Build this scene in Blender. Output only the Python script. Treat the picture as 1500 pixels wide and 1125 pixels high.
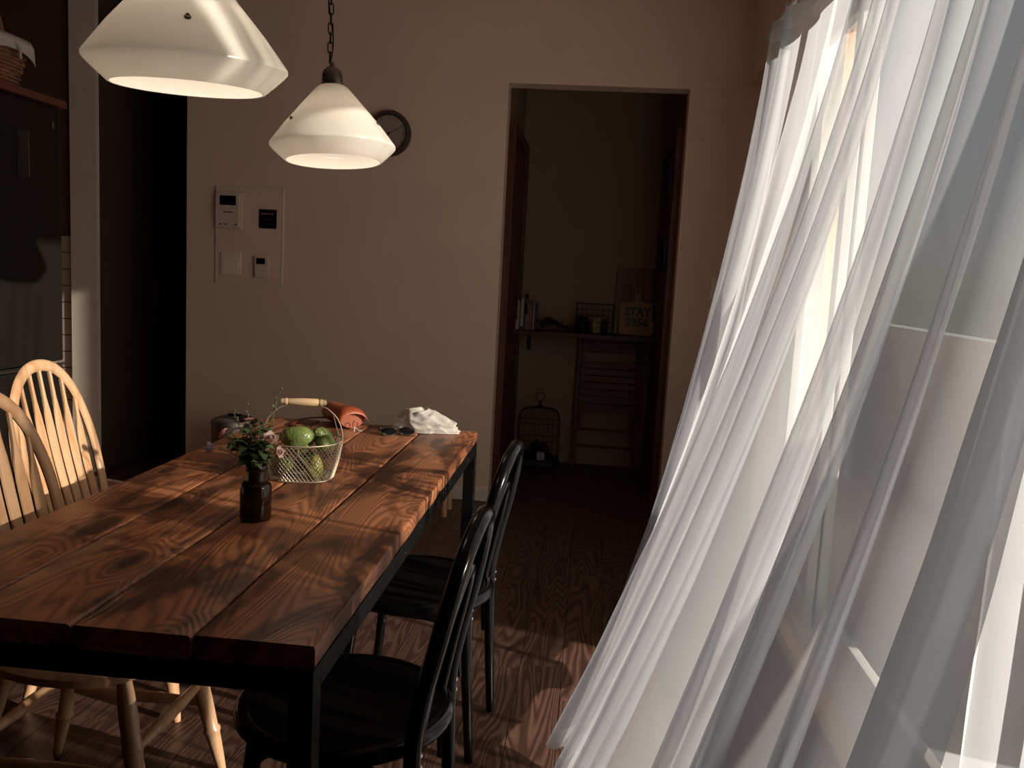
import bpy, bmesh, math, random
from mathutils import Vector, Matrix, noise
random.seed(7)
for o in list(bpy.data.objects): bpy.data.objects.remove(o)
sc = bpy.context.scene
COL = sc.collection
PI = math.pi
R = math.radians

# ------------------------------------------------------------------ camera
H = 1.38
cam_d = bpy.data.cameras.new('camera')
cam_d.sensor_width = 36.0
cam_d.lens = 36.0 * 1271.0 / 1500.0
cam_d.clip_start = 0.02
cam = bpy.data.objects.new('camera', cam_d); COL.objects.link(cam)
yaw, pitch, roll = R(5.0), R(7.3), R(3.05)
fw = Vector((-math.sin(yaw)*math.cos(pitch), math.cos(yaw)*math.cos(pitch), -math.sin(pitch)))
r0 = Vector((math.cos(yaw), math.sin(yaw), 0)); u0 = r0.cross(fw)
rr = r0*math.cos(roll) + u0*math.sin(roll); uu = -r0*math.sin(roll) + u0*math.cos(roll)
cam.matrix_world = Matrix(((rr.x, uu.x, -fw.x, 0), (rr.y, uu.y, -fw.y, 0), (rr.z, uu.z, -fw.z, H), (0, 0, 0, 1)))
sc.camera = cam
# ------------------------------------------------------------------ world, sun, exposure
SUN_DIR = Vector((-1.0, 0.30, -0.31)).normalized()      # the way the light travels
w = bpy.data.worlds.new('sky'); sc.world = w; w.use_nodes = True
wn = w.node_tree.nodes; wl = w.node_tree.links
bg = wn['Background']
sky = wn.new('ShaderNodeTexSky'); sky.sky_type = 'HOSEK_WILKIE'
sky.sun_direction = -SUN_DIR; sky.turbidity = 5.0; sky.ground_albedo = 0.4
wl.new(sky.outputs[0], bg.inputs[0]); bg.inputs[1].default_value = 1.1
sd = bpy.data.lights.new('sun', 'SUN'); sd.energy = 10.5; sd.angle = R(0.8); sd.color = (1.0, 0.86, 0.74)
sun = bpy.data.objects.new('sun', sd); COL.objects.link(sun)
sun.rotation_euler = SUN_DIR.to_track_quat('-Z', 'Y').to_euler(); sun.location = (6, 2, 5)
vs = sc.view_settings
vs.view_transform = 'Standard'; vs.look = 'None'; vs.gamma = 1.0; vs.use_curve_mapping = False
vs.exposure = 0.5

# ------------------------------------------------------------------ materials
def _mat(name):
    m = bpy.data.materials.new(name); m.use_nodes = True
    n = m.node_tree.nodes; l = m.node_tree.links
    return m, n, l, n['Principled BSDF']
def val(n, op, l, a, b=None, c=None):
    x = n.new('ShaderNodeMath'); x.operation = op
    for i, v in enumerate((a, b, c)):
        if v is None: continue
        if isinstance(v, (int, float)): x.inputs[i].default_value = v
        else: l.new(v, x.inputs[i])
    return x.outputs[0]
def ramp(n, l, fac, stops):
    r = n.new('ShaderNodeValToRGB'); e = r.color_ramp.elements
    while len(e) < len(stops): e.new(0.5)
    for k, (p, c) in enumerate(stops):
        e[k].position = p; e[k].color = (*c, 1)
    l.new(fac, r.inputs[0]); return r.outputs[0]
def mixc(n, l, fac, a, b, mode='MIX'):
    x = n.new('ShaderNodeMix'); x.data_type = 'RGBA'; x.blend_type = mode
    for i, v in ((0, fac), (6, a), (7, b)):
        if isinstance(v, (int, float)): x.inputs[i].default_value = v
        elif isinstance(v, tuple): x.inputs[i].default_value = (*v, 1)
        else: l.new(v, x.inputs[i])
    return x.outputs[2]
def coords(n, l, scale, rnd=0.0):
    tc = n.new('ShaderNodeTexCoord'); mp = n.new('ShaderNodeMapping')
    mp.inputs['Scale'].default_value = scale
    l.new(tc.outputs['Object'], mp.inputs['Vector'])
    if rnd:
        oi = n.new('ShaderNodeObjectInfo')
        cx = n.new('ShaderNodeCombineXYZ')
        for k, f in enumerate((rnd, rnd*1.7, rnd*0.6)):
            l.new(val(n, 'MULTIPLY', l, oi.outputs['Random'], f), cx.inputs[k])
        l.new(cx.outputs[0], mp.inputs['Location'])
    return mp.outputs[0]
def ntex(n, l, vec, scale, detail=3.0, rough=0.5, dist=0.0):
    t = n.new('ShaderNodeTexNoise'); l.new(vec, t.inputs['Vector'])
    t.inputs['Scale'].default_value = scale; t.inputs['Detail'].default_value = detail
    t.inputs['Roughness'].default_value = rough; t.inputs['Distortion'].default_value = dist
    return t.outputs[0]
def bump(n, l, bs, h, strength, dist=0.01):
    b = n.new('ShaderNodeBump'); b.inputs['Strength'].default_value = strength; b.inputs['Distance'].default_value = dist
    l.new(h, b.inputs['Height']); l.new(b.outputs[0], bs.inputs['Normal'])
def plain(name, col, rough=0.5, metal=0.0, var=0.12, scale=6.0, bmp=0.0, spec=0.5, bscale=None):
    m, n, l, b = _mat(name)
    v = coords(n, l, (1, 1, 1), 3.0)
    t = ntex(n, l, v, scale)
    d = tuple(max(0, c*(1-var)) for c in col); u = tuple(min(1, c*(1+var)) for c in col)
    l.new(ramp(n, l, t, [(0.3, d), (0.7, u)]), b.inputs['Base Color'])
    b.inputs['Roughness'].default_value = rough; b.inputs['Metallic'].default_value = metal
    b.inputs['Specular IOR Level'].default_value = spec
    if bmp: bump(n, l, b, ntex(n, l, v, bscale or scale*8), bmp)
    return m
def wood(name, dark, mid, light, axis='Y', rough=0.45, rings=9.0, knots=0.0, sc_=1.0, rnd=9.0, streak=0.5, spec=0.4, bmp=0.15, coat=0.0):
    """grain contours of a stretched noise field, with fine fibre streaks and optional dark knots"""
    m, n, l, b = _mat(name)
    k = {'X': (0.12, 1, 1), 'Y': (1, 0.12, 1), 'Z': (1, 1, 0.12)}[axis]
    v = coords(n, l, tuple(a*sc_ for a in k), rnd)
    f = ntex(n, l, v, 5.0, 2.0, 0.42, 0.3)
    kn_ = None
    if knots:
        vk = coords(n, l, {'X': (0.42, 1, 1), 'Y': (1, 0.42, 1), 'Z': (1, 1, 0.42)}[axis], rnd*0.7)
        vo = n.new('ShaderNodeTexVoronoi'); vo.inputs['Scale'].default_value = 4.6; vo.voronoi_dimensions = '2D'; l.new(vk, vo.inputs['Vector'])
        dd_ = val(n, 'ADD', l, vo.outputs['Distance'], val(n, 'MULTIPLY', l, val(n, 'SUBTRACT', l, f, 0.5), 0.5))
        kn_ = ramp(n, l, dd_, [(0.02, (1, 1, 1)), (0.10, (0.42, 0.42, 0.42)), (0.30, (0, 0, 0))])
        f = val(n, 'ADD', l, f, val(n, 'MULTIPLY', l, kn_, 0.22))
    ring = val(n, 'SINE', l, val(n, 'MULTIPLY', l, f, rings*2*PI))
    ring = val(n, 'POWER', l, val(n, 'MULTIPLY_ADD', l, ring, 0.5, 0.5), 0.7)
    k2 = {'X': (0.02, 1, 1), 'Y': (1, 0.02, 1), 'Z': (1, 1, 0.02)}[axis]
    v2 = coords(n, l, tuple(a*sc_ for a in k2), rnd)
    fib = ntex(n, l, v2, 90.0, 4.0, 0.7)
    t = val(n, 'ADD', l, val(n, 'MULTIPLY', l, ring, 1-streak), val(n, 'MULTIPLY', l, fib, streak))
    c = ramp(n, l, t, [(0.2, dark), (0.5, mid), (0.85, light)])
    if knots:
        # scorched knots sit where the rings close, scattered stains around them
        kf = ramp(n, l, kn_, [(0.12, (0, 0, 0)), (0.75, (1, 1, 1))])
        v3 = coords(n, l, {'X': (0.4, 1, 1), 'Y': (1, 0.4, 1), 'Z': (1, 1, 0.4)}[axis], rnd*1.3)
        big = ramp(n, l, ntex(n, l, v3, 7.0, 4.0, 0.6, 0.4), [(0.47, (0, 0, 0)), (0.60, (0.9, 0.9, 0.9))])
        kk = val(n, 'MULTIPLY', l, val(n, 'MAXIMUM', l, kf, big), knots)
        c = mixc(n, l, kk, c, tuple(x*0.16 for x in dark))
    l.new(c, b.inputs['Base Color'])
    b.inputs['Specular IOR Level'].default_value = spec
    rg = ramp(n, l, fib, [(0.3, (rough*0.85,)*3), (0.7, (min(1, rough*1.2),)*3)])
    l.new(rg, b.inputs['Roughness'])
    if coat: b.inputs['Coat Weight'].default_value = coat; b.inputs['Coat Roughness'].default_value = 0.25
    if bmp: bump(n, l, b, t, bmp, 0.004)
    return m
M = {}
M['wall'] = plain('wall_paint', (0.84, 0.625, 0.49), 0.85, var=0.03, scale=3, bmp=0.05, bscale=180, spec=0.2)
M['trim'] = plain('trim_paint', (0.84, 0.74, 0.64), 0.6, var=0.03)
M['ceil'] = plain('ceiling_paint', (0.84, 0.68, 0.56), 0.9, var=0.03, spec=0.2)
M['dark_wall'] = plain('brown_wallpaper', (0.13, 0.075, 0.05), 0.8, var=0.08, spec=0.2)
M['nook'] = plain('nook_paint', (0.33, 0.225, 0.155), 0.85, var=0.04, spec=0.2)
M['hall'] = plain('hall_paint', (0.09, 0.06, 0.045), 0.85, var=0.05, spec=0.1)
M['white_frame'] = plain('white_frame', (0.75, 0.74, 0.72), 0.4, var=0.03)
M['table'] = wood('table_wood', (0.19, 0.062, 0.027), (0.32, 0.115, 0.050), (0.43, 0.175, 0.082), 'Y', 0.40, 40.0, 0.9, 1.0, 9.0, 0.5, 0.45, 0.2)
M['floor'] = wood('floor_wood', (0.046, 0.020, 0.013), (0.068, 0.031, 0.021), (0.120, 0.064, 0.047), 'Y', 0.42, 24.0, 0.0, 1.3, 9.0, 0.4, 0.45, 0.06)
M['windsor'] = wood('pale_chair_wood', (0.56, 0.29, 0.14), (0.68, 0.39, 0.215), (0.76, 0.48, 0.29), 'Z', 0.35, 5.0, 0.0, 2.0, 4.0, 0.6, 0.5, 0.02, 0.3)
M['redwood'] = wood('red_brown_wood', (0.055, 0.014, 0.009), (0.105, 0.028, 0.018), (0.14, 0.042, 0.026), 'Z', 0.5, 5.0, 0.0, 1.0, 5.0, 0.6, 0.4, 0.05)
M['redwood_x'] = wood('red_brown_wood_flat', (0.055, 0.014, 0.009), (0.105, 0.028, 0.018), (0.14, 0.042, 0.026), 'X', 0.5, 5.0, 0.0, 1.0, 5.0, 0.6, 0.4, 0.05)
M['redwood_y'] = wood('red_brown_wood_long', (0.06, 0.016, 0.010), (0.11, 0.030, 0.018), (0.15, 0.045, 0.027), 'Y', 0.5, 5.0, 0.0, 1.0, 5.0, 0.6, 0.4, 0.05)
M['board'] = wood('board_wood', (0.12, 0.05, 0.03), (0.22, 0.10, 0.06), (0.28, 0.14, 0.09), 'Z', 0.5, 5.0, 0.2, 1.0, 5.0, 0.6, 0.4, 0.05)
M['cutboard'] = wood('cutting_board_wood', (0.30, 0.15, 0.09), (0.40, 0.21, 0.13), (0.46, 0.26, 0.17), 'Z', 0.5, 4.0, 0.0, 1.0, 5.0, 0.7, 0.4, 0.03)
M['shelf'] = wood('shelf_wood', (0.04, 0.016, 0.010), (0.07, 0.028, 0.018), (0.10, 0.045, 0.03), 'X', 0.5, 5.0, 0.0, 1.0, 5.0, 0.6, 0.4, 0.05)
M['grip'] = wood('grip_wood', (0.42, 0.26, 0.12), (0.56, 0.38, 0.20), (0.64, 0.46, 0.27), 'X', 0.45, 4.0, 0.0, 3.0, 4.0, 0.6, 0.4, 0.02)
M['black_chair'] = plain('black_lacquer', (0.003, 0.003, 0.003), 0.17, var=0.1, spec=0.25)
M['black_seat'] = plain('black_seat', (0.005, 0.004, 0.0035), 0.6, var=0.2, spec=0.06)
M['black'] = plain('black_plastic', (0.008, 0.008, 0.009), 0.4, var=0.1)
M['screen'] = plain('dark_screen', (0.004, 0.004, 0.005), 0.12, var=0.1)
M['chrome'] = plain('chrome', (0.55, 0.52, 0.50), 0.22, 1.0, var=0.05)
M['pewter'] = plain('pewter', (0.22, 0.19, 0.17), 0.33, 1.0, var=0.1)
M['iron'] = plain('dark_iron', (0.015, 0.013, 0.012), 0.5, 0.6, var=0.2)
M['cagewire'] = plain('cage_wire', (0.06, 0.055, 0.05), 0.5, 0.7, var=0.2)
M['brass_wire'] = plain('basket_wire', (0.36, 0.29, 0.22), 0.5, 0.55, var=0.1)
M['device'] = plain('device_plastic', (0.74, 0.60, 0.50), 0.45, var=0.04)
M['device_light'] = plain('device_plastic_light', (0.90, 0.76, 0.64), 0.4, var=0.04)
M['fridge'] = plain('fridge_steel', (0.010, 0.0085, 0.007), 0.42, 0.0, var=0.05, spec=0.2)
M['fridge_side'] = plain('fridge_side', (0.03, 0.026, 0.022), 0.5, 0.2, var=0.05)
M['tile'] = plain('white_tile', (0.52, 0.42, 0.34), 0.25, var=0.05, scale=2)
M['grout'] = plain('grout', (0.045, 0.03, 0.022), 0.9, var=0.1)
M['wicker'] = plain('wicker', (0.28, 0.12, 0.06), 0.6, var=0.35, scale=30, bmp=0.3)
M['linen'] = plain('white_linen', (0.54, 0.49, 0.45), 0.9, var=0.05, bmp=0.2, bscale=220, spec=0.1)
M['leather'] = plain('red_leather', (0.34, 0.075, 0.028), 0.45, var=0.2, scale=14, bmp=0.1, bscale=160)
M['leather_dark'] = plain('dark_leather', (0.10, 0.022, 0.012), 0.5, var=0.2, scale=14)
M['steel_bin'] = plain('bin_steel', (0.09, 0.075, 0.065), 0.42, 0.7, var=0.08)
M['clock_face'] = plain('clock_face', (0.36, 0.29, 0.24), 0.5, var=0.04)
M['clock_rim'] = plain('clock_rim', (0.075, 0.05, 0.042), 0.4, 0.2, var=0.1)
M['pink'] = plain('pink_petal', (0.62, 0.30, 0.27), 0.7, var=0.2, scale=30, spec=0.2)
M['palepink'] = plain('pale_petal', (0.72, 0.52, 0.46), 0.7, var=0.12, scale=30, spec=0.2)
M['purple'] = plain('lilac_petal', (0.42, 0.32, 0.42), 0.7, var=0.2, scale=30, spec=0.2)
M['red'] = plain('red_petal', (0.45, 0.05, 0.04), 0.6, var=0.2, scale=30, spec=0.2)
M['leaf'] = plain('leaf_green', (0.12, 0.185, 0.075), 0.55, var=0.35, scale=25, spec=0.3)
M['leaf2'] = plain('leaf_grey_green', (0.21, 0.235, 0.13), 0.6, var=0.3, scale=25, spec=0.3)
M['stem'] = plain('stem_green', (0.10, 0.12, 0.05), 0.6, var=0.2)
M['dry'] = plain('dried_twig', (0.02, 0.012, 0.008), 0.9, var=0.3)
M['candle'] = plain('candle_wax', (0.42, 0.32, 0.12), 0.5, var=0.08)
M['deck'] = plain('terrace_concrete', (0.40, 0.42, 0.46), 0.85, var=0.1, scale=2, bmp=0.1)
M['added_shade_wall'] = plain('added_shade_wall', (0.34, 0.35, 0.38), 0.9, var=0.1, scale=2)
def steel_chipped():
    m, n, l, b = _mat('black_steel_chipped')
    v = coords(n, l, (1, 1, 1), 3.0)
    t = ntex(n, l, v, 55.0, 4.0, 0.6)
    f = ramp(n, l, t, [(0.66, (0, 0, 0)), (0.70, (1, 1, 1))])
    l.new(mixc(n, l, f, (0.004, 0.004, 0.004), (0.22, 0.21, 0.19)), b.inputs['Base Color'])
    b.inputs['Roughness'].default_value = 0.45; b.inputs['Specular IOR Level'].default_value = 0.12
    return m
M['steel'] = steel_chipped()
def avocado(name, col, col2, sc_=60.0):
    m, n, l, b = _mat(name)
    v = coords(n, l, (1, 1, 1), 3.0)
    t = ntex(n, l, v, 22.0, 3.0)
    l.new(ramp(n, l, t, [(0.35, col2), (0.65, col)]), b.inputs['Base Color'])
    b.inputs['Roughness'].default_value = 0.38
    vo = n.new('ShaderNodeTexVoronoi'); vo.inputs['Scale'].default_value = sc_*2.5; l.new(v, vo.inputs['Vector'])
    bump(n, l, b, vo.outputs['Distance'], 0.35, 0.004)
    return m
M['avo'] = avocado('avocado_skin', (0.135, 0.165, 0.045), (0.055, 0.075, 0.018))
M['avo_yellow'] = avocado('avocado_skin_yellow', (0.36, 0.33, 0.08), (0.17, 0.19, 0.04))
M['avo_bright'] = avocado('avocado_skin_bright', (0.175, 0.215, 0.06), (0.09, 0.13, 0.03))
def opal():
    m, n, l, b = _mat('opal_glass')
    v = coords(n, l, (1, 1, 1), 1.0); t = ntex(n, l, v, 4.0)
    c = ramp(n, l, t, [(0.3, (0.84, 0.80, 0.74)), (0.7, (0.88, 0.85, 0.80))])
    l.new(c, b.inputs['Base Color']); b.inputs['Roughness'].default_value = 0.16
    tr = n.new('ShaderNodeBsdfTranslucent'); l.new(c, tr.inputs[0])
    mx = n.new('ShaderNodeMixShader'); mx.inputs[0].default_value = 0.42
    l.new(b.outputs[0], mx.inputs[1]); l.new(tr.outputs[0], mx.inputs[2])
    l.new(mx.outputs[0], n['Material Output'].inputs[0]); return m
M['opal'] = opal()
def amber():
    m, n, l, b = _mat('amber_glass')
    v = coords(n, l, (1, 1, 1), 1.0); t = ntex(n, l, v, 5.0)
    l.new(ramp(n, l, t, [(0.3, (0.010, 0.003, 0.001)), (0.7, (0.016, 0.005, 0.002))]), b.inputs['Base Color'])
    b.inputs['Roughness'].default_value = 0.08
    tr = n.new('ShaderNodeBsdfTransparent'); tr.inputs[0].default_value = (0.30, 0.07, 0.015, 1)
    mx = n.new('ShaderNodeMixShader'); mx.inputs[0].default_value = 0.22
    l.new(b.outputs[0], mx.inputs[1]); l.new(tr.outputs[0], mx.inputs[2])
    l.new(mx.outputs[0], n['Material Output'].inputs[0]); return m
M['amber'] = amber()
def pane_glass():
    m, n, l, b = _mat('pane_glass')
    gl = n.new('ShaderNodeBsdfGlossy'); gl.inputs['Roughness'].default_value = 0.02
    tr = n.new('ShaderNodeBsdfTransparent'); tr.inputs[0].default_value = (0.93, 0.96, 0.95, 1)
    mx = n.new('ShaderNodeMixShader'); mx.inputs[0].default_value = 0.06
    l.new(tr.outputs[0], mx.inputs[1]); l.new(gl.outputs[0], mx.inputs[2])
    l.new(mx.outputs[0], n['Material Output'].inputs[0]); return m
M['glass'] = pane_glass()
def voile(name, clear, col, trans=0.62):
    """sheer weave: open gaps between threads let light straight through, threads scatter it to both sides"""
    m, n, l, b = _mat(name); n.remove(b)
    v = coords(n, l, (1, 1, 1), 0.0)
    t = ntex(n, l, v, 9.0, 3.0)
    c = ramp(n, l, t, [(0.3, tuple(x*0.96 for x in col)), (0.7, col)])
    df = n.new('ShaderNodeBsdfDiffuse'); tl = n.new('ShaderNodeBsdfTranslucent')
    l.new(c, df.inputs[0]); l.new(c, tl.inputs[0])
    m1 = n.new('ShaderNodeMixShader'); m1.inputs[0].default_value = trans
    l.new(df.outputs[0], m1.inputs[1]); l.new(tl.outputs[0], m1.inputs[2])
    tp = n.new('ShaderNodeBsdfTransparent')
    m2 = n.new('ShaderNodeMixShader')
    fac = ramp(n, l, ntex(n, l, coords(n, l, (1, 60, 1), 0.0), 12.0, 2.0), [(0.3, (clear*0.96,)*3), (0.7, (min(1, clear*1.04),)*3)])
    l.new(fac, m2.inputs[0])
    l.new(m1.outputs[0], m2.inputs[1]); l.new(tp.outputs[0], m2.inputs[2])
    l.new(m2.outputs[0], n['Material Output'].inputs[0]); return m
M['voile'] = voile('sheer_voile', 0.42, (0.565, 0.575, 0.625))
M['voile_hem'] = voile('sheer_voile_hem', 0.2, (0.60, 0.605, 0.64))

# ------------------------------------------------------------------ mesh helpers
class MB:
    def __init__(s): s.v = []; s.f = []
    def add(s, vs_, fs):
        o = len(s.v); s.v += [tuple(p) for p in vs_]; s.f += [tuple(i+o for i in f) for f in fs]; return s
    def box(s, c, d, rot=None, bev=0.0):
        """axis box by centre and full size, edges chamfered by bev"""
        hx, hy, hz = d[0]/2, d[1]/2, d[2]/2
        b = min(bev, hx*0.95, hy*0.95, hz*0.95)
        T = Matrix.Translation(Vector(c)) @ (rot.to_4x4() if rot is not None else Matrix())
        if b <= 0:
            vs_ = [Vector((x, y, z)) for x in (-hx, hx) for y in (-hy, hy) for z in (-hz, hz)]
            fs = [(0,1,3,2),(4,6,7,5),(0,4,5,1),(2,3,7,6),(0,2,6,4),(1,5,7,3)]
            return s.add([T @ p for p in vs_], fs)
        bm = bmesh.new(); bmesh.ops.create_cube(bm, size=1.0)
        for q in bm.verts: q.co = Vector((q.co.x*d[0], q.co.y*d[1], q.co.z*d[2]))
        bmesh.ops.bevel(bm, geom=bm.edges[:], offset=b, segments=2, profile=0.6, affect='EDGES')
        bm.verts.index_update()
        s.add([T @ q.co for q in bm.verts], [[q.index for q in f.verts] for f in bm.faces]); bm.free(); return s
    def bx(s, x0, x1, y0, y1, z0, z1, bev=0.0):
        return s.box(((x0+x1)/2, (y0+y1)/2, (z0+z1)/2), (x1-x0, y1-y0, z1-z0), None, bev)
    def tube(s, pts, rad, seg=8, closed=False, cap=True, up=None, flat=1.0):
        """tube along pts; rad scalar or list; flat scales the radius along the reference direction up"""
        P = [Vector(p) for p in pts]; n_ = len(P)
        rs = rad if isinstance(rad, (list, tuple)) else [rad]*n_
        ref = Vector(up) if up is not None else None
        vs_, fs, prev = [], [], None
        for i, p in enumerate(P):
            a = P[(i-1) % n_] if (closed or i > 0) else p
            b = P[(i+1) % n_] if (closed or i < n_-1) else p
            t = (b-a).normalized()
            if ref is not None: u = ref - t*ref.dot(t)
            elif prev is not None: u = prev - t*prev.dot(t)
            else:
                u = Vector((0, 0, 1)) - t*t.z
                if u.length < 0.2: u = Vector((1, 0, 0)) - t*t.x
            if u.length < 1e-5: u = t.orthogonal()
            u.normalize(); q = t.cross(u); prev = u
            for k in range(seg):
                an = 2*PI*k/seg
                vs_.append(p + u*(math.cos(an)*rs[i]*flat) + q*(math.sin(an)*rs[i]))
        m = n_ if closed else n_-1
        for i in range(m):
            for k in range(seg):
                a = i*seg+k; b = i*seg+(k+1) % seg; j = ((i+1) % n_)*seg
                fs.append((a, b, j+(k+1) % seg, j+k))
        if cap and not closed:
            fs.append(tuple(range(seg-1, -1, -1))); fs.append(tuple((n_-1)*seg+k for k in range(seg)))
        return s.add(vs_, fs)
    def lathe(s, prof, seg=24, T=None, capb=True, capt=True):
        T = T or Matrix(); vs_, fs = [], []
        for (r, z) in prof:
            for k in range(seg):
                a = 2*PI*k/seg; vs_.append(T @ Vector((r*math.cos(a), r*math.sin(a), z)))
        for i in range(len(prof)-1):
            for k in range(seg):
                k2 = (k+1) % seg; fs.append((i*seg+k, i*seg+k2, (i+1)*seg+k2, (i+1)*seg+k))
        if capb: fs.append(tuple(range(seg-1, -1, -1)))
        if capt: fs.append(tuple((len(prof)-1)*seg+k for k in range(seg)))
        return s.add(vs_, fs)
    def prism(s, poly, d, T=None):
        """polygon in local XY extruded by d along local Z"""
        T = T or Matrix(); n_ = len(poly)
        vs_ = [T @ Vector((x, y, 0)) for x, y in poly] + [T @ Vector((x, y, d)) for x, y in poly]
        fs = [tuple(range(n_-1, -1, -1)), tuple(range(n_, 2*n_))] + [(i, (i+1) % n_, n_+(i+1) % n_, n_+i) for i in range(n_)]
        return s.add(vs_, fs)
    def build(s, name, mat, parent=None, smooth=False, angle=40):
        me = bpy.data.meshes.new(name); me.from_pydata([tuple(p) for p in s.v], [], s.f); me.update()
        bm = bmesh.new(); bm.from_mesh(me); bmesh.ops.recalc_face_normals(bm, faces=bm.faces[:]); bm.to_mesh(me); bm.free()
        o = bpy.data.objects.new(name, me); COL.objects.link(o)
        if mat: me.materials.append(M[mat] if isinstance(mat, str) else mat)
        if parent: o.parent = parent
        if smooth:
            for p in me.polygons: p.use_smooth = True
            try: me.set_sharp_from_angle(angle=R(angle))
            except Exception: pass
        return o
def tag(o, label=None, cat=None, group=None, kind=None):
    for k, v in (('label', label), ('category', cat), ('group', group), ('kind', kind)):
        if v: o[k] = v
    return o
def thing(name, label, cat, loc=(0, 0, 0), rz=0.0, group=None):
    o = bpy.data.objects.new(name, None); COL.objects.link(o); o.empty_display_size = 0.05
    o.location = loc; o.rotation_euler = (0, 0, rz)
    return tag(o, label, cat, group)
def struct(name, mb, mat, parent=None, smooth=False):
    o = mb.build(name, mat, parent, smooth)
    if parent is None: o['kind'] = 'structure'
    return o
def dup(root, loc, rz, label, group=None):
    r = root.copy(); COL.objects.link(r); r.location = loc; r.rotation_euler = (0, 0, rz); r['label'] = label
    if group: r['group'] = group
    for ch in list(root.children):
        c = ch.copy(); COL.objects.link(c); c.parent = r
        for g in list(ch.children):
            d = g.copy(); COL.objects.link(d); d.parent = c
    return r
def spline(pts, n_=6, closed=False):
    P = [Vector(p) for p in pts]; out = []; N = len(P)
    for i in range(N if closed else N-1):
        p0 = P[(i-1) % N] if (closed or i > 0) else P[0]*2-P[1]
        p1 = P[i]; p2 = P[(i+1) % N]
        p3 = P[(i+2) % N] if (closed or i < N-2) else P[-1]*2-P[-2]
        for k in range(n_):
            t = k/n_
            out.append(0.5*((2*p1)+(-p0+p2)*t+(2*p0-5*p1+4*p2-p3)*t*t+(-p0+3*p1-3*p2+p3)*t**3))
    if not closed: out.append(P[-1])
    return out
def text_mesh(name, body, size, mat, parent, T, depth=0.0008, sx=1.0, align='CENTER', bold=0.0):
    cu = bpy.data.curves.new(name, 'FONT'); cu.body = body; cu.size = size; cu.extrude = depth; cu.align_x = align; cu.align_y = 'CENTER'
    cu.resolution_u = 3; cu.offset = bold
    t = bpy.data.objects.new(name+'_tmp', cu); COL.objects.link(t)
    dg = bpy.context.evaluated_depsgraph_get()
    me = bpy.data.meshes.new_from_object(t.evaluated_get(dg)); bpy.data.objects.remove(t)
    me.transform(T @ Matrix.Diagonal((sx, 1, 1, 1))); me.name = name
    me.materials.clear(); me.materials.append(M[mat])
    o = bpy.data.objects.new(name, me); COL.objects.link(o); o.parent = parent; return o
FACE_CAM = Matrix.Rotation(R(90), 4, 'X')          # text plane facing -Y

# ------------------------------------------------------------------ room shell
XW, YB, ZC, XL, YF = 0.79, 5.10, 3.05, -3.90, -1.80
NL, NR, NB, NT = -0.555, 0.467, 6.35, 2.452       # nook opening and back
HL, HR, HB = -3.02, -2.463, 7.0                   # hall opening
floor = struct('floor', MB().bx(XL-0.1, XW+0.27, YF-0.1, HB+0.2, -0.06, -0.006), 'grout')
WP, LP = 0.149, 1.22
protos = {}
nx = 0; x = XL
while x < XW+0.16:
    y = YF - random.random()*LP
    while y < NB+0.05:
        y0, y1 = max(y, YF), min(y+LP, NB+0.02)
        x1 = min(x+WP, XW+0.20)
        inside = y1-y0 > 0.04
        if y0 > YB-0.02 and not (NL-0.1 < x+WP/2 < NR+0.1): inside = False
        if inside:
            key = (round(y1-y0, 4), round(x1-x, 4))
            if key not in protos:
                protos[key] = None
                p = MB().box((0, 0, -0.006), (x1-x-0.0018, y1-y0-0.0018, 0.012), None, 0.0012).build('plank', 'floor', floor)
                protos[key] = p.data
            else:
                p = bpy.data.objects.new('plank', protos[key]); COL.objects.link(p); p.parent = floor
            p.location = ((x+x1)/2, (y0+y1)/2, 0)
        y += LP
    x += WP
T_ = 0.14                                          # wall thickness
# back wall: pieces round the hall opening and the nook opening
wb = MB()
wb.bx(HR, NL, YB, YB+T_, 0, ZC).bx(NR, XW+0.30, YB, YB+T_, 0, ZC).bx(NL, NR, YB, YB+T_, NT, ZC)
struct('wall_back', wb, 'wall')
struct('wall_pier', MB().bx(-3.187, HL, YB-0.02, YB+0.012, 0, ZC), 'trim')
kw = struct('wall_kitchen', MB().bx(XL, -3.187, YB+0.012, YB+T_, 0, ZC), 'dark_wall')
gb = MB().bx(XL, -3.188, YB+0.004, YB+0.012, 0, 1.46).build('grout_bed', 'grout', kw)
tz = 1.46; row = 0
tile_m = {}
while tz > 0.02:
    xx = -3.187 - (0.1 if row % 2 else 0.0)
    x1 = -3.189
    first = True
    while x1 > XL+0.05:
        x0 = max(XL, (x1-0.105 if (first and row % 2) else x1-0.205)); first = False
        key = round(x1-x0, 3)
        if key not in tile_m:
            t = MB().box((0, 0, 0), (x1-x0-0.005, 0.009, 0.0965), None, 0.002).build('tile', 'tile', kw); tile_m[key] = t.data
        else:
            t = bpy.data.objects.new('tile', tile_m[key]); COL.objects.link(t); t.parent = kw
        t.location = ((x0+x1)/2, YB+0.002, tz-0.05); x1 = x0
    tz -= 0.1015; row += 1
struct('wall_left', MB().bx(XL-0.14, XL, YF, YB+T_, 0, ZC), 'dark_wall')
struct('wall_front', MB().bx(XL-0.14, XW+0.27, YF-0.14, YF, 0, ZC), 'dark_wall')
struct('ceiling', MB().bx(XL-0.14, XW+0.3, YF-0.14, YB+T_, ZC, ZC+0.1), 'ceil')
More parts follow.
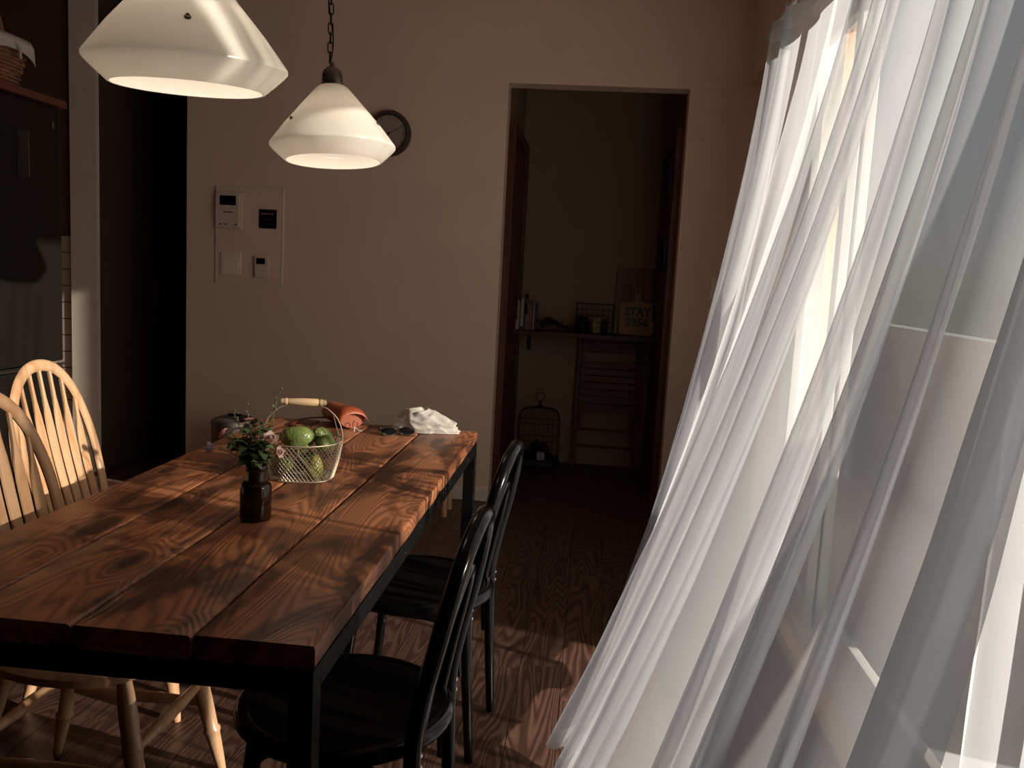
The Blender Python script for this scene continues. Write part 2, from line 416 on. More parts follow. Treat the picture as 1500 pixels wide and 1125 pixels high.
# window wall: piers either side of the wide opening, lintel above
WY0, WY1, WZ0, WZ1 = 0.98, 4.01, 0.05, 2.49
wr = MB()
wr.bx(XW, XW+0.27, YF, WY0, 0, ZC).bx(XW, XW+0.27, WY0, YB, WZ1, ZC)
wr.bx(XW, XW+0.27, WY1, 4.25, 0, WZ1)  .bx(XW+0.13, XW+0.27, 4.25, YB, 0, WZ1).bx(XW+0.02, XW+0.27, WY0, WY1, -0.05, WZ0)
struct('wall_window', wr, 'wall')
struct('baseboard_back', MB().bx(HR, NL, YB-0.012, YB, 0, 0.085, 0.003).bx(NR, XW+0.12, YB-0.012, YB, 0, 0.085, 0.003), 'trim')
# nook
nk = MB()
nk.bx(NL-0.1, NL-0.006, YB+T_, NB, 0, 2.7).bx(NR+0.006, NR+0.1, YB+T_, NB, 0, 2.7).bx(NL-0.1, NR+0.1, NB, NB+0.1, 0, 2.7).bx(NL-0.1, NR+0.1, YB+T_, NB+0.1, 2.7, 2.8)
struct('wall_nook', nk, 'nook')
# hall
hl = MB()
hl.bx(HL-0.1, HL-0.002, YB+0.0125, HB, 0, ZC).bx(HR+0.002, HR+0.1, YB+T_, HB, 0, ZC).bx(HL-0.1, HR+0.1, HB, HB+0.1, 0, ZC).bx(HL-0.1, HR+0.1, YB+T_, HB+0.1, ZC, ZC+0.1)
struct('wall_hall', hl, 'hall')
def panel_door(name, x, face, y0, y1, z1, hardware, mat='redwood'):
    """door with casing on a wall at x; face +1 looks to +X"""
    f = face
    d = struct(name, MB().bx(min(x, x+f*0.022), max(x, x+f*0.022), y0+0.07, y1-0.07, 0.005, z1-0.07), mat)
    for (a, b, c, e) in ((y0, y0+0.07, 0, z1), (y1-0.07, y1, 0, z1), (y0+0.07, y1-0.07, z1-0.07, z1)):
        MB().bx(min(x-f*0.006, x+f*0.045), max(x-f*0.006, x+f*0.045), a, b, c, e, 0.004).build('casing', mat, d)
    for (z0_, z1_) in ((0.15, 0.95), (1.05, z1-0.2)):
        MB().bx(min(x+f*0.02, x+f*0.034), max(x+f*0.02, x+f*0.034), y0+0.16, y1-0.16, z0_, z1_, 0.008).build('door_panel', mat, d)
    return d
d1 = panel_door('door_1', NL-0.004, 1, YB+T_+0.02, NB-0.05, 2.27, False)
k = MB().tube([(NL+0.02, NB-0.16, 1.0), (NL+0.07, NB-0.16, 1.0)], 0.011, 10).tube([(NL+0.065, NB-0.16, 1.0), (NL+0.065, NB-0.27, 1.0)], 0.009, 10).build('door_handle', 'iron', d1, True)
d2 = panel_door('door_2', NR+0.004, -1, YB+T_+0.02, NB-0.05, 2.27, True)
for (yy, zz) in ((5.36, 1.98), (5.75, 1.95), (5.36, 1.55), (5.75, 1.53)):
    MB().bx(NR-0.062, NR-0.038, yy-0.022, yy+0.022, zz-0.09, zz+0.09, 0.004).build('iron_latch', 'iron', d2)
d3 = struct('door_3', MB().bx(-2.93, -2.52, HB-0.05, HB, 0.005, 2.02), 'black')
for (a, b, c, e) in ((-2.99, -2.93, 0, 2.08), (-2.52, -2.47, 0, 2.08), (-2.93, -2.52, 2.02, 2.08)):
    MB().bx(a, b, HB-0.07, HB, c, e, 0.004).build('casing', 'hall', d3)
MB().lathe([(0.012, 0), (0.012, 0.04), (0.026, 0.045), (0.026, 0.07), (0.01, 0.08)], 14, Matrix.Translation((-2.87, HB-0.05, 1.0)) @ Matrix.Rotation(R(90), 4, 'X')).build('door_handle', 'iron', d3, True)

# ------------------------------------------------------------------ window, terrace
def sash(name, x, y0, y1):
    o = struct(name, MB().bx(x-0.003, x+0.003, y0+0.05, y1-0.05, WZ0+0.13, WZ1-0.10), 'glass')
    for (a, b, c, e) in ((y0, y0+0.062, WZ0+0.03, WZ1-0.03), (y1-0.062, y1, WZ0+0.03, WZ1-0.03), (y0+0.062, y1-0.062, WZ0+0.03, WZ0+0.14), (y0+0.062, y1-0.062, WZ1-0.11, WZ1-0.03)):
        MB().bx(x-0.018, x+0.018, a, b, c, e, 0.004).build('window_frame', 'white_frame', o)
    return o
sash('window_1', 0.90, 3.30, 3.93)
sash('window_2', 0.945, 1.36, 3.36)
sash('window_3', 0.90, 1.06, 1.46)
tr = MB().bx(0.86, 1.0, WY0, WY1, WZ0, WZ0+0.035, 0.004).bx(0.86, 1.0, WY0, WY1, WZ1-0.035, WZ1, 0.004).bx(0.86, 1.0, WY0, WY0+0.08, WZ0+0.035, WZ1-0.035, 0.004).bx(0.86, 1.0, WY1-0.08, WY1, WZ0+0.035, WZ1-0.035, 0.004)
struct('trim_1', tr, 'white_frame')
struct('terrace', MB().bx(1.06, 14, -8, 14, -0.3, -0.10), 'deck')
gw = MB().bx(2.35, 2.55, 2.46, 8.0, -0.10, 1.12, 0.01).build('added_shade_wall', 'added_shade_wall')  # added block outside: keeps low sun off the far floor, making its shade edge
tag(gw, 'low grey wall added on the terrace to shade the far part of the floor', 'wall')

# ------------------------------------------------------------------ curtains
def curtain(name, label, s0, s1, A, Yshift, nfold, seed, xr=0.70, ztop=2.46, zhem=0.03, amp=(0.018, 0.05), ns=360, nv=90, pw=1.5):
    root = thing(name, label, 'curtain', (xr, (s0+s1)/2, 0), 0.0)
    org = root.location.copy()
    ph = [noise.noise(Vector((seed*3.1+k, 0.3, 0)))*6 for k in range(8)]
    def P(u, v):
        s = s0+(s1-s0)*u
        a = A(s); dy = Yshift(s)
        g = v**pw
        # pleat phase drifts so that folds have unequal widths and slant a little
        q = nfold*u**0.5 + 0.55*math.sin(2*PI*u*1.7+ph[0]) + 0.30*math.sin(2*PI*u*4.3+ph[1]) + 0.35*v*math.sin(2*PI*u*1.1+ph[2])
        am = amp[0]+(amp[1]-amp[0])*v
        am *= 0.65+0.5*math.sin(2*PI*u*2.3+ph[3])**2
        c = math.sin(2*PI*q); c = c + 0.22*math.sin(4*PI*q+1.0+2.0*v) 
        wr = noise.noise(Vector((u*26, v*2.2, seed)))*0.010*v + noise.noise(Vector((u*60+v*9, v*5, seed+5)))*0.004*v
        x = xr - a*g + am*c + wr
        y = s + dy*v**1.6 + 0.6*am*math.sin(4*PI*q+0.6)
        # cloth length is kept: the further it swings in, the higher the hem
        z = ztop - (ztop-zhem)*v + 0.03*a*v*v + 0.015*math.sin(2*PI*q*0.5+ph[4])*v
        return Vector((x, y, z)) - org
    def strip(u0, u1, v0, v1, nu, nv_):
        vs_ = [P(u0+(u1-u0)*i/nu, v0+(v1-v0)*j/nv_) for i in range(nu+1) for j in range(nv_+1)]
        fs = [(i*(nv_+1)+j, (i+1)*(nv_+1)+j, (i+1)*(nv_+1)+j+1, i*(nv_+1)+j+1) for i in range(nu) for j in range(nv_)]
        return MB().add(vs_, fs)
    du = 0.035/(s1-s0)*0.75
    strip(du, 1-du, 0.035, 0.975, ns, nv).build('cloth', 'voile', root, True, 180)
    strip(du, 1-du, 0.0, 0.035, ns, 2).build('heading_tape', 'voile_hem', root, True, 180)
    strip(du, 1-du, 0.975, 1.0, ns, 2).build('bottom_hem', 'voile_hem', root, True, 180)
    strip(0, du, 0, 1, 3, nv).build('side_hem', 'voile_hem', root, True, 180)
    strip(1-du, 1, 0, 1, 3, nv).build('side_hem', 'voile_hem', root, True, 180)
    return root
def lerp_tab(tab):
    def f(s):
        if s <= tab[0][0]: return tab[0][1]
        for (a, b), (c, d) in zip(tab, tab[1:]):
            if s <= c:
                t = (s-a)/(c-a); t = t*t*(3-2*t); return b+(d-b)*t
        return tab[-1][1]
    return f
curtain('sheer_curtain', 'long white sheer curtain billowing far into the room over the wooden floor', 1.22, 4.07,
        lerp_tab([(1.2, 0.40), (1.7, 0.57), (2.3, 0.68), (2.9, 0.60), (3.5, 0.50), (4.07, 0.36)]),
        lerp_tab([(1.2, 0.0), (2.2, -0.05), (3.2, -0.35), (4.07, -0.50)]), 9.0, 2.0, amp=(0.028, 0.078))
curtain('sheer_curtain', 'white sheer curtain panel hanging nearly straight beside the billowing one', -0.4, 1.60,
        lerp_tab([(-0.4, 0.01), (0.8, 0.02), (1.5, 0.03)]), lerp_tab([(-0.4, 0), (1.5, 0.0)]), 10, 9.0, xr=0.768, amp=(0.008, 0.012), ns=200, nv=60)
rail = MB().tube([(0.70, -0.5, 2.478), (0.70, 4.12, 2.478)], 0.010, 10).build('curtain_rail', 'white_frame', None, True)
tag(rail, 'slim white curtain rail running along the window lintel', 'rail')
for yy in (-0.3, 1.0, 2.4, 3.7): MB().bx(0.69, XW, yy-0.012, yy+0.012, 2.484, 2.50).build('bracket', 'white_frame', rail)

# ------------------------------------------------------------------ dining table
TX0, TX1, TY0, TY1, TZ = -1.27, -0.418, 1.33, 3.36, 0.75
tb = thing('dining_table', 'long rustic plank dining table with black steel frame', 'table', ((TX0+TX1)/2, (TY0+TY1)/2, 0))
pw_ = (TX1-TX0)/4
random.seed(11)
for i in range(4):
    nxs, nys = 8, 60
    hw = pw_/2-0.0022; Lh = (TY1-TY0)/2 - (0.0, 0.004, 0.002, 0.006)[i]
    prof = []                                       # rounded cross-section of a sawn plank
    rc = 0.007; th = 0.042
    for (cx, cz, a0) in ((hw-rc, -rc, 0), (-hw+rc, -rc, 90), (-hw+rc, -th+rc, 180), (hw-rc, -th+rc, 270)):
        for q in range(4):
            an = R(a0+q*30); prof.append((cx+rc*math.cos(an), cz+rc*math.sin(an)))
    vs_, fs = [], []
    for j in range(nys+1):
        y = -Lh+2*Lh*j/nys
        for k, (px, pz) in enumerate(prof):
            sgn = 1 if px > 0 else -1
            ew = noise.noise(Vector((y*5, i*7+sgn*3, 0)))*0.0016
            if (i == 3 and sgn > 0) or (i == 0 and sgn < 0): ew += noise.noise(Vector((y*9, i, 5)))*0.002
            ez = noise.noise(Vector((y*3, px*8, i*4)))*0.0012 if pz > -0.02 else 0
            vs_.append((px+ew, y + (noise.noise(Vector((px*30, i, j)))*0.002 if j in (0, nys) else 0), pz+ez))
    n_ = len(prof)
    for j in range(nys):
        for k in range(n_): fs.append((j*n_+k, j*n_+(k+1) % n_, (j+1)*n_+(k+1) % n_, (j+1)*n_+k))
    fs.append(tuple(range(n_-1, -1, -1))); fs.append(tuple(nys*n_+k for k in range(n_)))
    p = MB().add(vs_, fs).build('plank', 'table', tb, True, 50)
    p.location = (TX0+pw_*(i+0.5)-tb.location.x, 0, TZ)
zc = TZ-0.042; fr = 0.044
hx, hy = (TX1-TX0)/2, (TY1-TY0)/2
for sx in (-1, 1):
    MB().box((sx*(hx-fr/2-0.002), 0, zc-fr/2), (fr, 2*hy-2*fr, fr), None, 0.003).build('side_rail', 'steel', tb)
for sy in (-1, 1):
    MB().box((0, sy*(hy-fr/2), zc-fr/2), (2*hx-0.004-2*fr, fr, fr), None, 0.003).build('end_rail', 'steel', tb)
    for sx in (-1, 1):
        MB().box((sx*(hx-fr/2-0.002), sy*(hy-fr/2), zc/2), (fr, fr, zc), None, 0.003).build('leg', 'steel', tb)

# ------------------------------------------------------------------ black bentwood chairs (local: faces -X)
def make_bentwood(label, loc, rz):
    c = thing('bentwood_chair', label, 'chair', loc, rz, 'black bentwood chairs along the table')
    rs = 0.213
    ring = MB()
    pts = [(rs*math.cos(2*PI*k/40)*1.0, rs*math.sin(2*PI*k/40)*0.97, 0.447) for k in range(40)]
    ring.tube(pts, 0.019, 10, True).build('seat_ring', 'black_chair', c, True)
    seat = MB(); prof = [(0.0005, 0.452), (0.08, 0.453), (0.15, 0.457), (0.19, 0.463), (0.204, 0.461), (0.209, 0.453), (0.205, 0.445), (0.0005, 0.442)]
    seat.lathe(prof, 40, Matrix.Diagonal((1, 0.97, 1, 1))).build('seat', 'black_seat', c, True)
    # rear legs and outer hoop bent from one rod
    half = [(0.215, 0.150, 0.0), (0.200, 0.156, 0.22), (0.190, 0.163, 0.44), (0.205, 0.176, 0.56), (0.232, 0.176, 0.68), (0.255, 0.150, 0.79), (0.271, 0.088, 0.862)]
    full = half + [(0.278, 0, 0.889)] + [(x, -y, z) for x, y, z in reversed(half)]
    P = spline(full, 7)
    rad = [0.0125+0.0055*min(1, p.z/0.40) for p in P]
    MB().tube(P, rad, 12, up=(0, 0, 1) if False else None).build('back_hoop', 'black_chair', c, True)
    inn = [(0.186, 0.088, 0.455), (0.206, 0.102, 0.57), (0.228, 0.096, 0.67), (0.246, 0.060, 0.748), (0.252, 0, 0.775)]
    P = spline(inn + [(x, -y, z) for x, y, z in reversed(inn[:-1])], 7)
    MB().tube(P, 0.0115, 10).build('inner_hoop', 'black_chair', c, True)
    for s in (-1, 1):
        MB().tube(spline([(-0.135, s*0.140, 0.445), (-0.155, s*0.155, 0.25), (-0.180, s*0.168, 0.0)], 6), [0.0185-0.007*k/12 for k in range(13)], 12).build('leg', 'black_chair', c, True)
        # bentwood brackets under the seat
        MB().tube(spline([(0.02, s*0.196, 0.432), (0.11, s*0.190, 0.425), (0.166, s*0.172, 0.38), (0.180, s*0.164, 0.26)], 5), 0.010, 8).build('brace', 'black_chair', c, True)
        MB().tube(spline([(-0.02, s*0.190, 0.432), (-0.10, s*0.172, 0.42), (-0.138, s*0.152, 0.36), (-0.148, s*0.152, 0.25)], 5), 0.009, 8).build('brace', 'black_chair', c, True)
        for dz in (0.428, 0.452):
            MB().lathe([(0.0001, 0), (0.006, 0.001), (0.006, 0.004), (0.0001, 0.007)], 10, Matrix.Translation((0.204, s*0.163, dz)) @ Matrix.Rotation(R(90), 4, 'Y')).build('bolt', 'chrome', c, True)
    ringb = [(0.15*math.cos(2*PI*k/36)+0.01, 0.145*math.sin(2*PI*k/36), 0.235) for k in range(36)]
    return c
bw = make_bentwood('black lacquered bentwood chair standing behind the other, by the basket end', (-0.468, 2.457, 0), R(-4.8))
dup(bw, (-0.470, 1.715, 0), R(-3), 'black lacquered bentwood chair tucked at the bare end of the table')

# ------------------------------------------------------------------ pale windsor chairs (local: faces +X)
def make_windsor(label, loc, rz):
    c = thing('windsor_chair', label, 'chair', loc, rz, 'pale windsor chairs along the table')
    # saddle seat
    nr, na = 10, 48; vs_, fs = [], []
    def outline(a):
        ca, sa = math.cos(a), math.sin(a)
        e = 2.6
        r = 1/((abs(ca)**e+abs(sa)**e)**(1/e))
        return 0.215*r*ca, (0.225-0.02*(1 if ca < 0 else 0)*abs(ca))*r*sa
    for top in (1, 0):
        for i in range(nr+1):
            f = i/nr
            for k in range(na):
                x_, y_ = outline(2*PI*k/na)
                x_ *= max(f, 0.001); y_ *= max(f, 0.001)
                if top:
                    dip = 0.014*(1-f*f)*(1 if x_ < 0.08 else 0.5)
                    z_ = 0.455 - dip - (0.010*max(0, (f-0.85)/0.15)**2)
                    z_ -= 0.006*max(0, x_/0.21)
                else:
                    z_ = 0.415 + 0.012*max(0, (f-0.7)/0.3)**2
                vs_.append((x_, y_, z_))
    off = (nr+1)*na
    for t in (0, 1):
        for i in range(nr):
            for k in range(na):
                a = t*off+i*na+k; b = t*off+i*na+(k+1) % na
                fs.append((a, b, b+na, a+na))
    for k in range(na): fs.append((nr*na+k, nr*na+(k+1) % na, off+nr*na+(k+1) % na, off+nr*na+k))
    MB().add(vs_, fs).build('seat', 'windsor', c, True, 60)
    # bow
    half = [(-0.172, 0.178, 0.430), (-0.190, 0.190, 0.52), (-0.222, 0.207, 0.66), (-0.255, 0.200, 0.80), (-0.283, 0.155, 0.925), (-0.299, 0.085, 0.997)]
    P = spline(half + [(-0.304, 0, 1.018)] + [(x, -y, z) for x, y, z in reversed(half)], 7)
    nrm = (0.97, 0, 0.22)
    MB().tube(P, 0.0185, 12, up=nrm, flat=0.62).build('bow', 'windsor', c, True)
    # arrow spindles
    def bow_z(y):
        best = min((p for p in P if p.z > 0.6), key=lambda p: abs(p.y-y)); return best
    for k in range(7):
        yb = -0.135+0.045*k; yt = yb*1.16
        top = bow_z(yt); bot = Vector((-0.165+0.02*(abs(k-3)/3)**2*0.3, yb, 0.445))
        top = Vector((top.x, yt, top.z-0.006))
        L_ = (top-bot).length; d = (top-bot).normalized()
        prof = [(0, 0.0075), (0.06, 0.010), (0.16, 0.0165), (0.30, 0.0185), (0.55, 0.0205), (0.67, 0.0205), (0.75, 0.0165), (0.83, 0.0080), (0.90, 0.0062), (1.0, 0.0060)]
        thk = [(0.0, 0.0065), (0.3, 0.0045), (0.7, 0.0045), (0.85, 0.0058), (1.0, 0.0058)]
        def ev(t_, tab):
            for (a, b), (e, g) in zip(tab, tab[1:]):
                if t_ <= e: return b+(g-b)*(t_-a)/(e-a)
            return tab[-1][1]
        n2 = Vector(nrm); n2 = (n2-d*n2.dot(d)).normalized(); sd_ = d.cross(n2)
        vs_, fs = [], []; seg = 10; N = 24
        for i in range(N+1):
            t_ = i/N; wv = ev(t_, prof); tv = ev(t_, thk); pc = bot+(top-bot)*t_
            pc = pc + n2*(-0.010*math.sin(PI*t_))
            for q in range(seg):
                an = 2*PI*q/seg; ca, sa = math.cos(an), math.sin(an)
                ca = math.copysign(abs(ca)**0.6, ca); sa = math.copysign(abs(sa)**0.6, sa)
                vs_.append(pc+sd_*(wv*ca)+n2*(tv*sa))
        for i in range(N):
            for q in range(seg): fs.append((i*seg+q, i*seg+(q+1) % seg, (i+1)*seg+(q+1) % seg, (i+1)*seg+q))
        MB().add(vs_, fs).build('spindle', 'windsor', c, True)
    # turned legs
    def turned(a, b, prof, name):
        a = Vector(a); b = Vector(b); d = b-a; q = d.to_track_quat('Z', 'Y').to_matrix().to_4x4()
        T = Matrix.Translation(a) @ q
        return MB().lathe([(r, t*d.length) for t, r in prof], 16, T).build(name, 'windsor', c, True, 60)
    lp = [(0, 0.010), (0.02, 0.0115), (0.10, 0.0145), (0.24, 0.0185), (0.272, 0.0195), (0.285, 0.0228), (0.30, 0.0228), (0.312, 0.0182), (0.45, 0.0205), (0.56, 0.0215), (0.60, 0.0215), (0.61, 0.0235), (0.63, 0.0235), (0.64, 0.0215), (0.72, 0.0205), (0.78, 0.0215), (0.9, 0.0195), (1.0, 0.016)]
    feet = {}
    for sx, fx, tx in ((1, 0.232, 0.150), (-1, -0.240, -0.130)):
        for s in (-1, 1):
            f_ = Vector((fx, s*0.200, 0)); t_ = Vector((tx, s*0.150, 0.428))
            feet[(sx, s)] = (f_, t_); turned(f_, t_, lp, 'leg')
    sp = [(0, 0.009), (0.15, 0.0125), (0.30, 0.0145), (0.33, 0.0165), (0.36, 0.0145), (0.5, 0.0165), (0.64, 0.0145), (0.67, 0.0165), (0.70, 0.0145), (0.85, 0.0125), (1, 0.009)]
    def at(sx, s, t_): f_, g = feet[(sx, s)]; return f_+(g-f_)*t_
    for s in (-1, 1): turned(at(-1, s, 0.48), at(1, s, 0.48), sp, 'stretcher')
    for sx in (-1, 1): turned(at(sx, -1, 0.61), at(sx, 1, 0.61), sp, 'stretcher')
    return c
ws = make_windsor('pale wooden windsor chair standing out from the table, in front of the fridge', (-1.392, 2.535, 0), R(2))
dup(ws, (-1.150, 1.925, 0), R(0), 'pale wooden windsor chair pushed in under the table edge')

# ------------------------------------------------------------------ pendant lamps
LAMP_W = 0.9
def make_lamp(label, loc, tilt_y=0.0):
    p = thing('pendant_lamp', label, 'lamp', loc, 0.0, 'milk glass pendant lamps above the table')
    # loc is the centre of the widest rim
    out = [(0.147, -0.043), (0.1495, -0.042), (0.170, -0.024), (0.188, -0.007), (0.1945, 0.0005), (0.1945, 0.0065), (0.190, 0.013), (0.15, 0.066), (0.10, 0.124), (0.058, 0.172), (0.047, 0.184), (0.041, 0.188)]
    inn = [(r-0.0045 if r > 0.05 else r-0.004, z-(0.002 if z > 0.1 else 0.0)) for r, z in reversed(out)]
    inn[-1] = (0.1445, -0.0425)
    MB().lathe(out+inn+[out[0]], 72, None, False, False).build('lamp_shade', 'opal', p, True, 35)
    MB().lathe([(0.034, 0.184), (0.036, 0.186), (0.036, 0.194), (0.032, 0.197), (0.0315, 0.222), (0.027, 0.236), (0.016, 0.246), (0.008, 0.249), (0.006, 0.262), (0.0005, 0.263)], 28).build('cap', 'pewter', p, True, 40)
    bulb = MB().lathe([(0.0005, 0.075), (0.015, 0.079), (0.024, 0.094), (0.024, 0.108), (0.015, 0.132), (0.012, 0.165), (0.0005, 0.17)], 18).build('bulb', 'opal', p, True)
    for an in (-64, 56, 176):                       # small screws through the glass
        a = R(an); rr_ = 0.1485; zz = 0.0665
        nm = Vector((math.cos(a)*0.75, math.sin(a)*0.75, 0.66)).normalized()
        T = Matrix.Translation((math.cos(a)*rr_, math.sin(a)*rr_, zz)) @ nm.to_track_quat('Z', 'Y').to_matrix().to_4x4()
        MB().lathe([(0.0065, -0.001), (0.0065, 0.0015), (0.004, 0.003), (0.0035, 0.007), (0.0005, 0.0075)], 12, T).build('screw', 'pewter', p, True)
    for ch_ in p.children: ch_.rotation_euler = (R(3.8), R(tilt_y), 0)   # hangs slightly askew on its chain
    ztop = ZC-loc[2]
    ch = MB(); z = 0.255; k = 0; L_ = 0.034
    ring = [(0.0065*math.cos(t), 0, 0.0) for t in (0,)]
    while z < ztop-0.05:
        pts = []
        for q in range(14):
            t = 2*PI*q/14; a, b = 0.0075*math.cos(t), 0.0
            zz = (L_/2-0.0075)*(1 if math.sin(t) > 0 else -1)+0.0075*math.sin(t)
            pts.append((a, 0, zz) if k % 2 == 0 else (0, a, zz))
        ch.tube([(x_, y_-0.017, zz+z+L_/2) for x_, y_, zz in pts], 0.0021, 6, True)
        z += L_-0.0055; k += 1
    ch.build('chain', 'iron', p, True)
    cord = []
    zc_ = 0.25
    for q in range(40):
        t = q/39; cord.append((0.009*math.cos(t*22), 0.009*math.sin(t*22)-0.017, zc_+(ztop-zc_-0.03)*t))
    MB().tube(cord, 0.0026, 6).build('cord', 'black', p, True)
    MB().lathe([(0.012, ztop-0.05), (0.05, ztop-0.035), (0.055, ztop-0.01), (0.055, ztop)], 24).build('ceiling_rose', 'pewter', p, True)
    return p
l1 = make_lamp('milk glass pendant lamp above the bare end of the table', (-0.836, 1.732, 1.755), 0.8)
l2 = dup(l1, (-0.842, 2.732, 1.739), R(-64), 'milk glass pendant lamp above the fruit basket, overlapping the clock')
for ch_ in l2.children:
    if ch_.rotation_euler.x: ch_.rotation_euler = (R(3.8)*math.cos(R(64)), R(3.8)*math.sin(R(-64)), 0)
for lp_ in (l1, l2):                                # both lamps are switched on, low
    pl = bpy.data.lights.new('bulb_light', 'POINT'); pl.energy = LAMP_W; pl.shadow_soft_size = 0.03; pl.color = (1.0, 0.87, 0.74)
    po = bpy.data.objects.new('bulb_light', pl); COL.objects.link(po); po.parent = lp_; po.location = (0, 0, 0.035)

# ------------------------------------------------------------------ amber bottle with flowers
bx_, by_ = -0.785, 1.995
bt = thing('bottle_vase', 'dark amber glass bottle holding the small bouquet', 'vase', (bx_, by_, TZ))
outp = [(0.030, 0.0), (0.0355, 0.002), (0.0375, 0.006), (0.0375, 0.083), (0.0355, 0.090), (0.029, 0.0955), (0.0235, 0.099), (0.0225, 0.104), (0.0225, 0.128)]
inp = [(0.0195, 0.128), (0.0195, 0.104), (0.026, 0.092), (0.033, 0.084), (0.0345, 0.010), (0.0005, 0.006)]
MB().lathe(outp+inp, 40, None, True, False).build('body', 'amber', bt, True, 40)
MB().lathe([(0.0225, 0.122), (0.0255, 0.123), (0.0265, 0.127), (0.0265, 0.133), (0.025, 0.136), (0.020, 0.136), (0.0195, 0.122), (0.0225, 0.122)], 32, None, False, False).build('lip', 'amber', bt, True)
MB().lathe([(0.0005, 0.008), (0.034, 0.010), (0.0335, 0.045), (0.0005, 0.045)], 24).build('water', 'amber', bt, True)
def leaf_mesh(L_, W, curl=0.3):
    vs_, fs = [], []; N = 7
    for i in range(N+1):
        t = i/N; wv = W*math.sin(PI*min(1, t*0.97+0.02))**0.8
        zz = -curl*L_*t*t
        for q in (-1, 0, 1): vs_.append((t*L_, q*wv, zz+abs(q)*wv*0.35))
    for i in range(N):
        for q in range(2): fs.append((i*3+q, i*3+q+1, (i+1)*3+q+1, (i+1)*3+q))
    m = MB().add(vs_, fs); n0 = len(m.v)
    m.add([(a, b, c-0.0006) for a, b, c in vs_], [tuple(reversed(f)) for f in fs]); return m
def place(mb, T): mb.v = [tuple(T @ Vector(p)) for p in mb.v]; return mb
def sprig(name, label, group, lean, L_, leaves, lmat, lsize, head=None, cat='flower', seed=0):
    """one stem out of the bottle: stem, leaves and an optional flower head"""
    rnd = random.Random(seed)
    o = thing(name, label, cat, (bx_, by_, TZ+0.03), 0.0, group)
    dx, dy = lean
    r_ = math.hypot(dx, dy); ux, uy = (dx/r_, dy/r_) if r_ else (0, 0)
    base = Vector((-ux*0.012, -uy*0.012, 0.012)); neck = Vector((ux*0.010, uy*0.010, 0.100)); tip = Vector((dx, dy, 0.10+L_))
    P = spline([base, neck, neck*0.45+tip*0.55+Vector((0, 0, 0.01)), tip], 6)
    MB().tube(P, [0.0016-0.0008*k/(len(P)-1) for k in range(len(P))], 6).build('stem', 'stem', o, True)
    for k in range(leaves):
        t = 0.38+0.62*(k+rnd.random()*0.6)/max(1, leaves); p = P[min(len(P)-1, int(t*(len(P)-1)))]
        an = k*2.4+rnd.random(); el = rnd.uniform(-0.7, 0.25)
        s_ = lsize*rnd.uniform(0.7, 1.2)
        T = Matrix.Translation(p) @ Matrix.Rotation(an, 4, 'Z') @ Matrix.Rotation(el, 4, 'Y')
        place(leaf_mesh(s_, s_*0.30, rnd.uniform(0.1, 0.5)), T).build('leaf', lmat, o, True, 180)
    if head:
        kind, mat, size = head
        d = (P[-1]-P[-3]).normalized(); Q = Matrix.Translation(tip) @ d.to_track_quat('Z', 'Y').to_matrix().to_4x4()
        if kind == 'rose':
            for ring_, (n_, tilt, s_) in enumerate(((5, 1.25, 1.0), (5, 0.75, 0.85), (4, 0.35, 0.7), (3, 0.1, 0.5))):
                for q in range(n_):
                    T = Q @ Matrix.Rotation(2*PI*q/n_+ring_*0.6, 4, 'Z') @ Matrix.Rotation(-(PI/2-tilt), 4, 'Y')
                    place(leaf_mesh(size*s_, size*s_*0.48, -0.55), T).build('petal', mat, o, True, 180)
        elif kind == 'small':
            for q in range(5):
                T = Q @ Matrix.Rotation(2*PI*q/5, 4, 'Z') @ Matrix.Rotation(-0.45, 4, 'Y')
                place(leaf_mesh(size, size*0.4, 0.2), T).build('petal', mat, o, True, 180)
            MB().lathe([(0.0005, 0), (size*0.22, size*0.1), (size*0.15, size*0.3), (0.0005, size*0.35)], 8, Q).build('flower_centre', 'candle', o, True)
        elif kind == 'buds':
            for q in range(9):
                t = 0.55+0.45*q/8; p = P[min(len(P)-1, int(t*(len(P)-1)))]
                off = Vector((math.cos(q*2.4)*0.004, math.sin(q*2.4)*0.004, 0))
                MB().lathe([(0.0004, -0.003), (0.0024, -0.001), (0.0026, 0.001), (0.0004, 0.0035)], 7, Matrix.Translation(p+off)).build('bud', mat, o, True)
    return o
gl = 'leafy green stems in the amber bottle'
for k, (lx, ly, L_, lf, sz, mt) in enumerate(((-0.046, -0.020, 0.070, 24, 0.030, 'leaf'), (0.030, -0.022, 0.072, 24, 0.030, 'leaf'), (-0.016, 0.024, 0.098, 24, 0.026, 'leaf2'), (-0.006, -0.036, 0.062, 24, 0.034, 'leaf'),
        (-0.062, 0.006, 0.056, 22, 0.030, 'leaf'), (0.030, 0.012, 0.098, 24, 0.026, 'leaf'), (-0.028, -0.018, 0.100, 24, 0.024, 'leaf'), (0.012, 0.0, 0.112, 24, 0.024, 'leaf2'))):
    sprig('leafy_sprig', 'taller grey-green leafy sprig in the amber bottle bouquet' if mt == 'leaf2' else 'dark green leafy sprig in the amber bottle bouquet', gl, (lx, ly), L_, lf, mt, sz, None, 'plant', 20+k)
sprig('budding_sprig', 'tallest thin budding sprig rising above the basket handle', None, (0.050, 0.015), 0.195, 5, 'leaf2', 0.018, ('buds', 'leaf2', 0.004), 'plant', 40)
for k, (lx, ly, L_) in enumerate(((-0.060, 0.0, 0.135), (-0.035, 0.02, 0.150))):
    sprig('budding_sprig', 'short thin budding sprig on the fridge side of the bouquet', 'short thin budding sprigs', (lx, ly), L_, 3, 'leaf2', 0.016, ('buds', 'leaf2', 0.004), 'plant', 44+k)
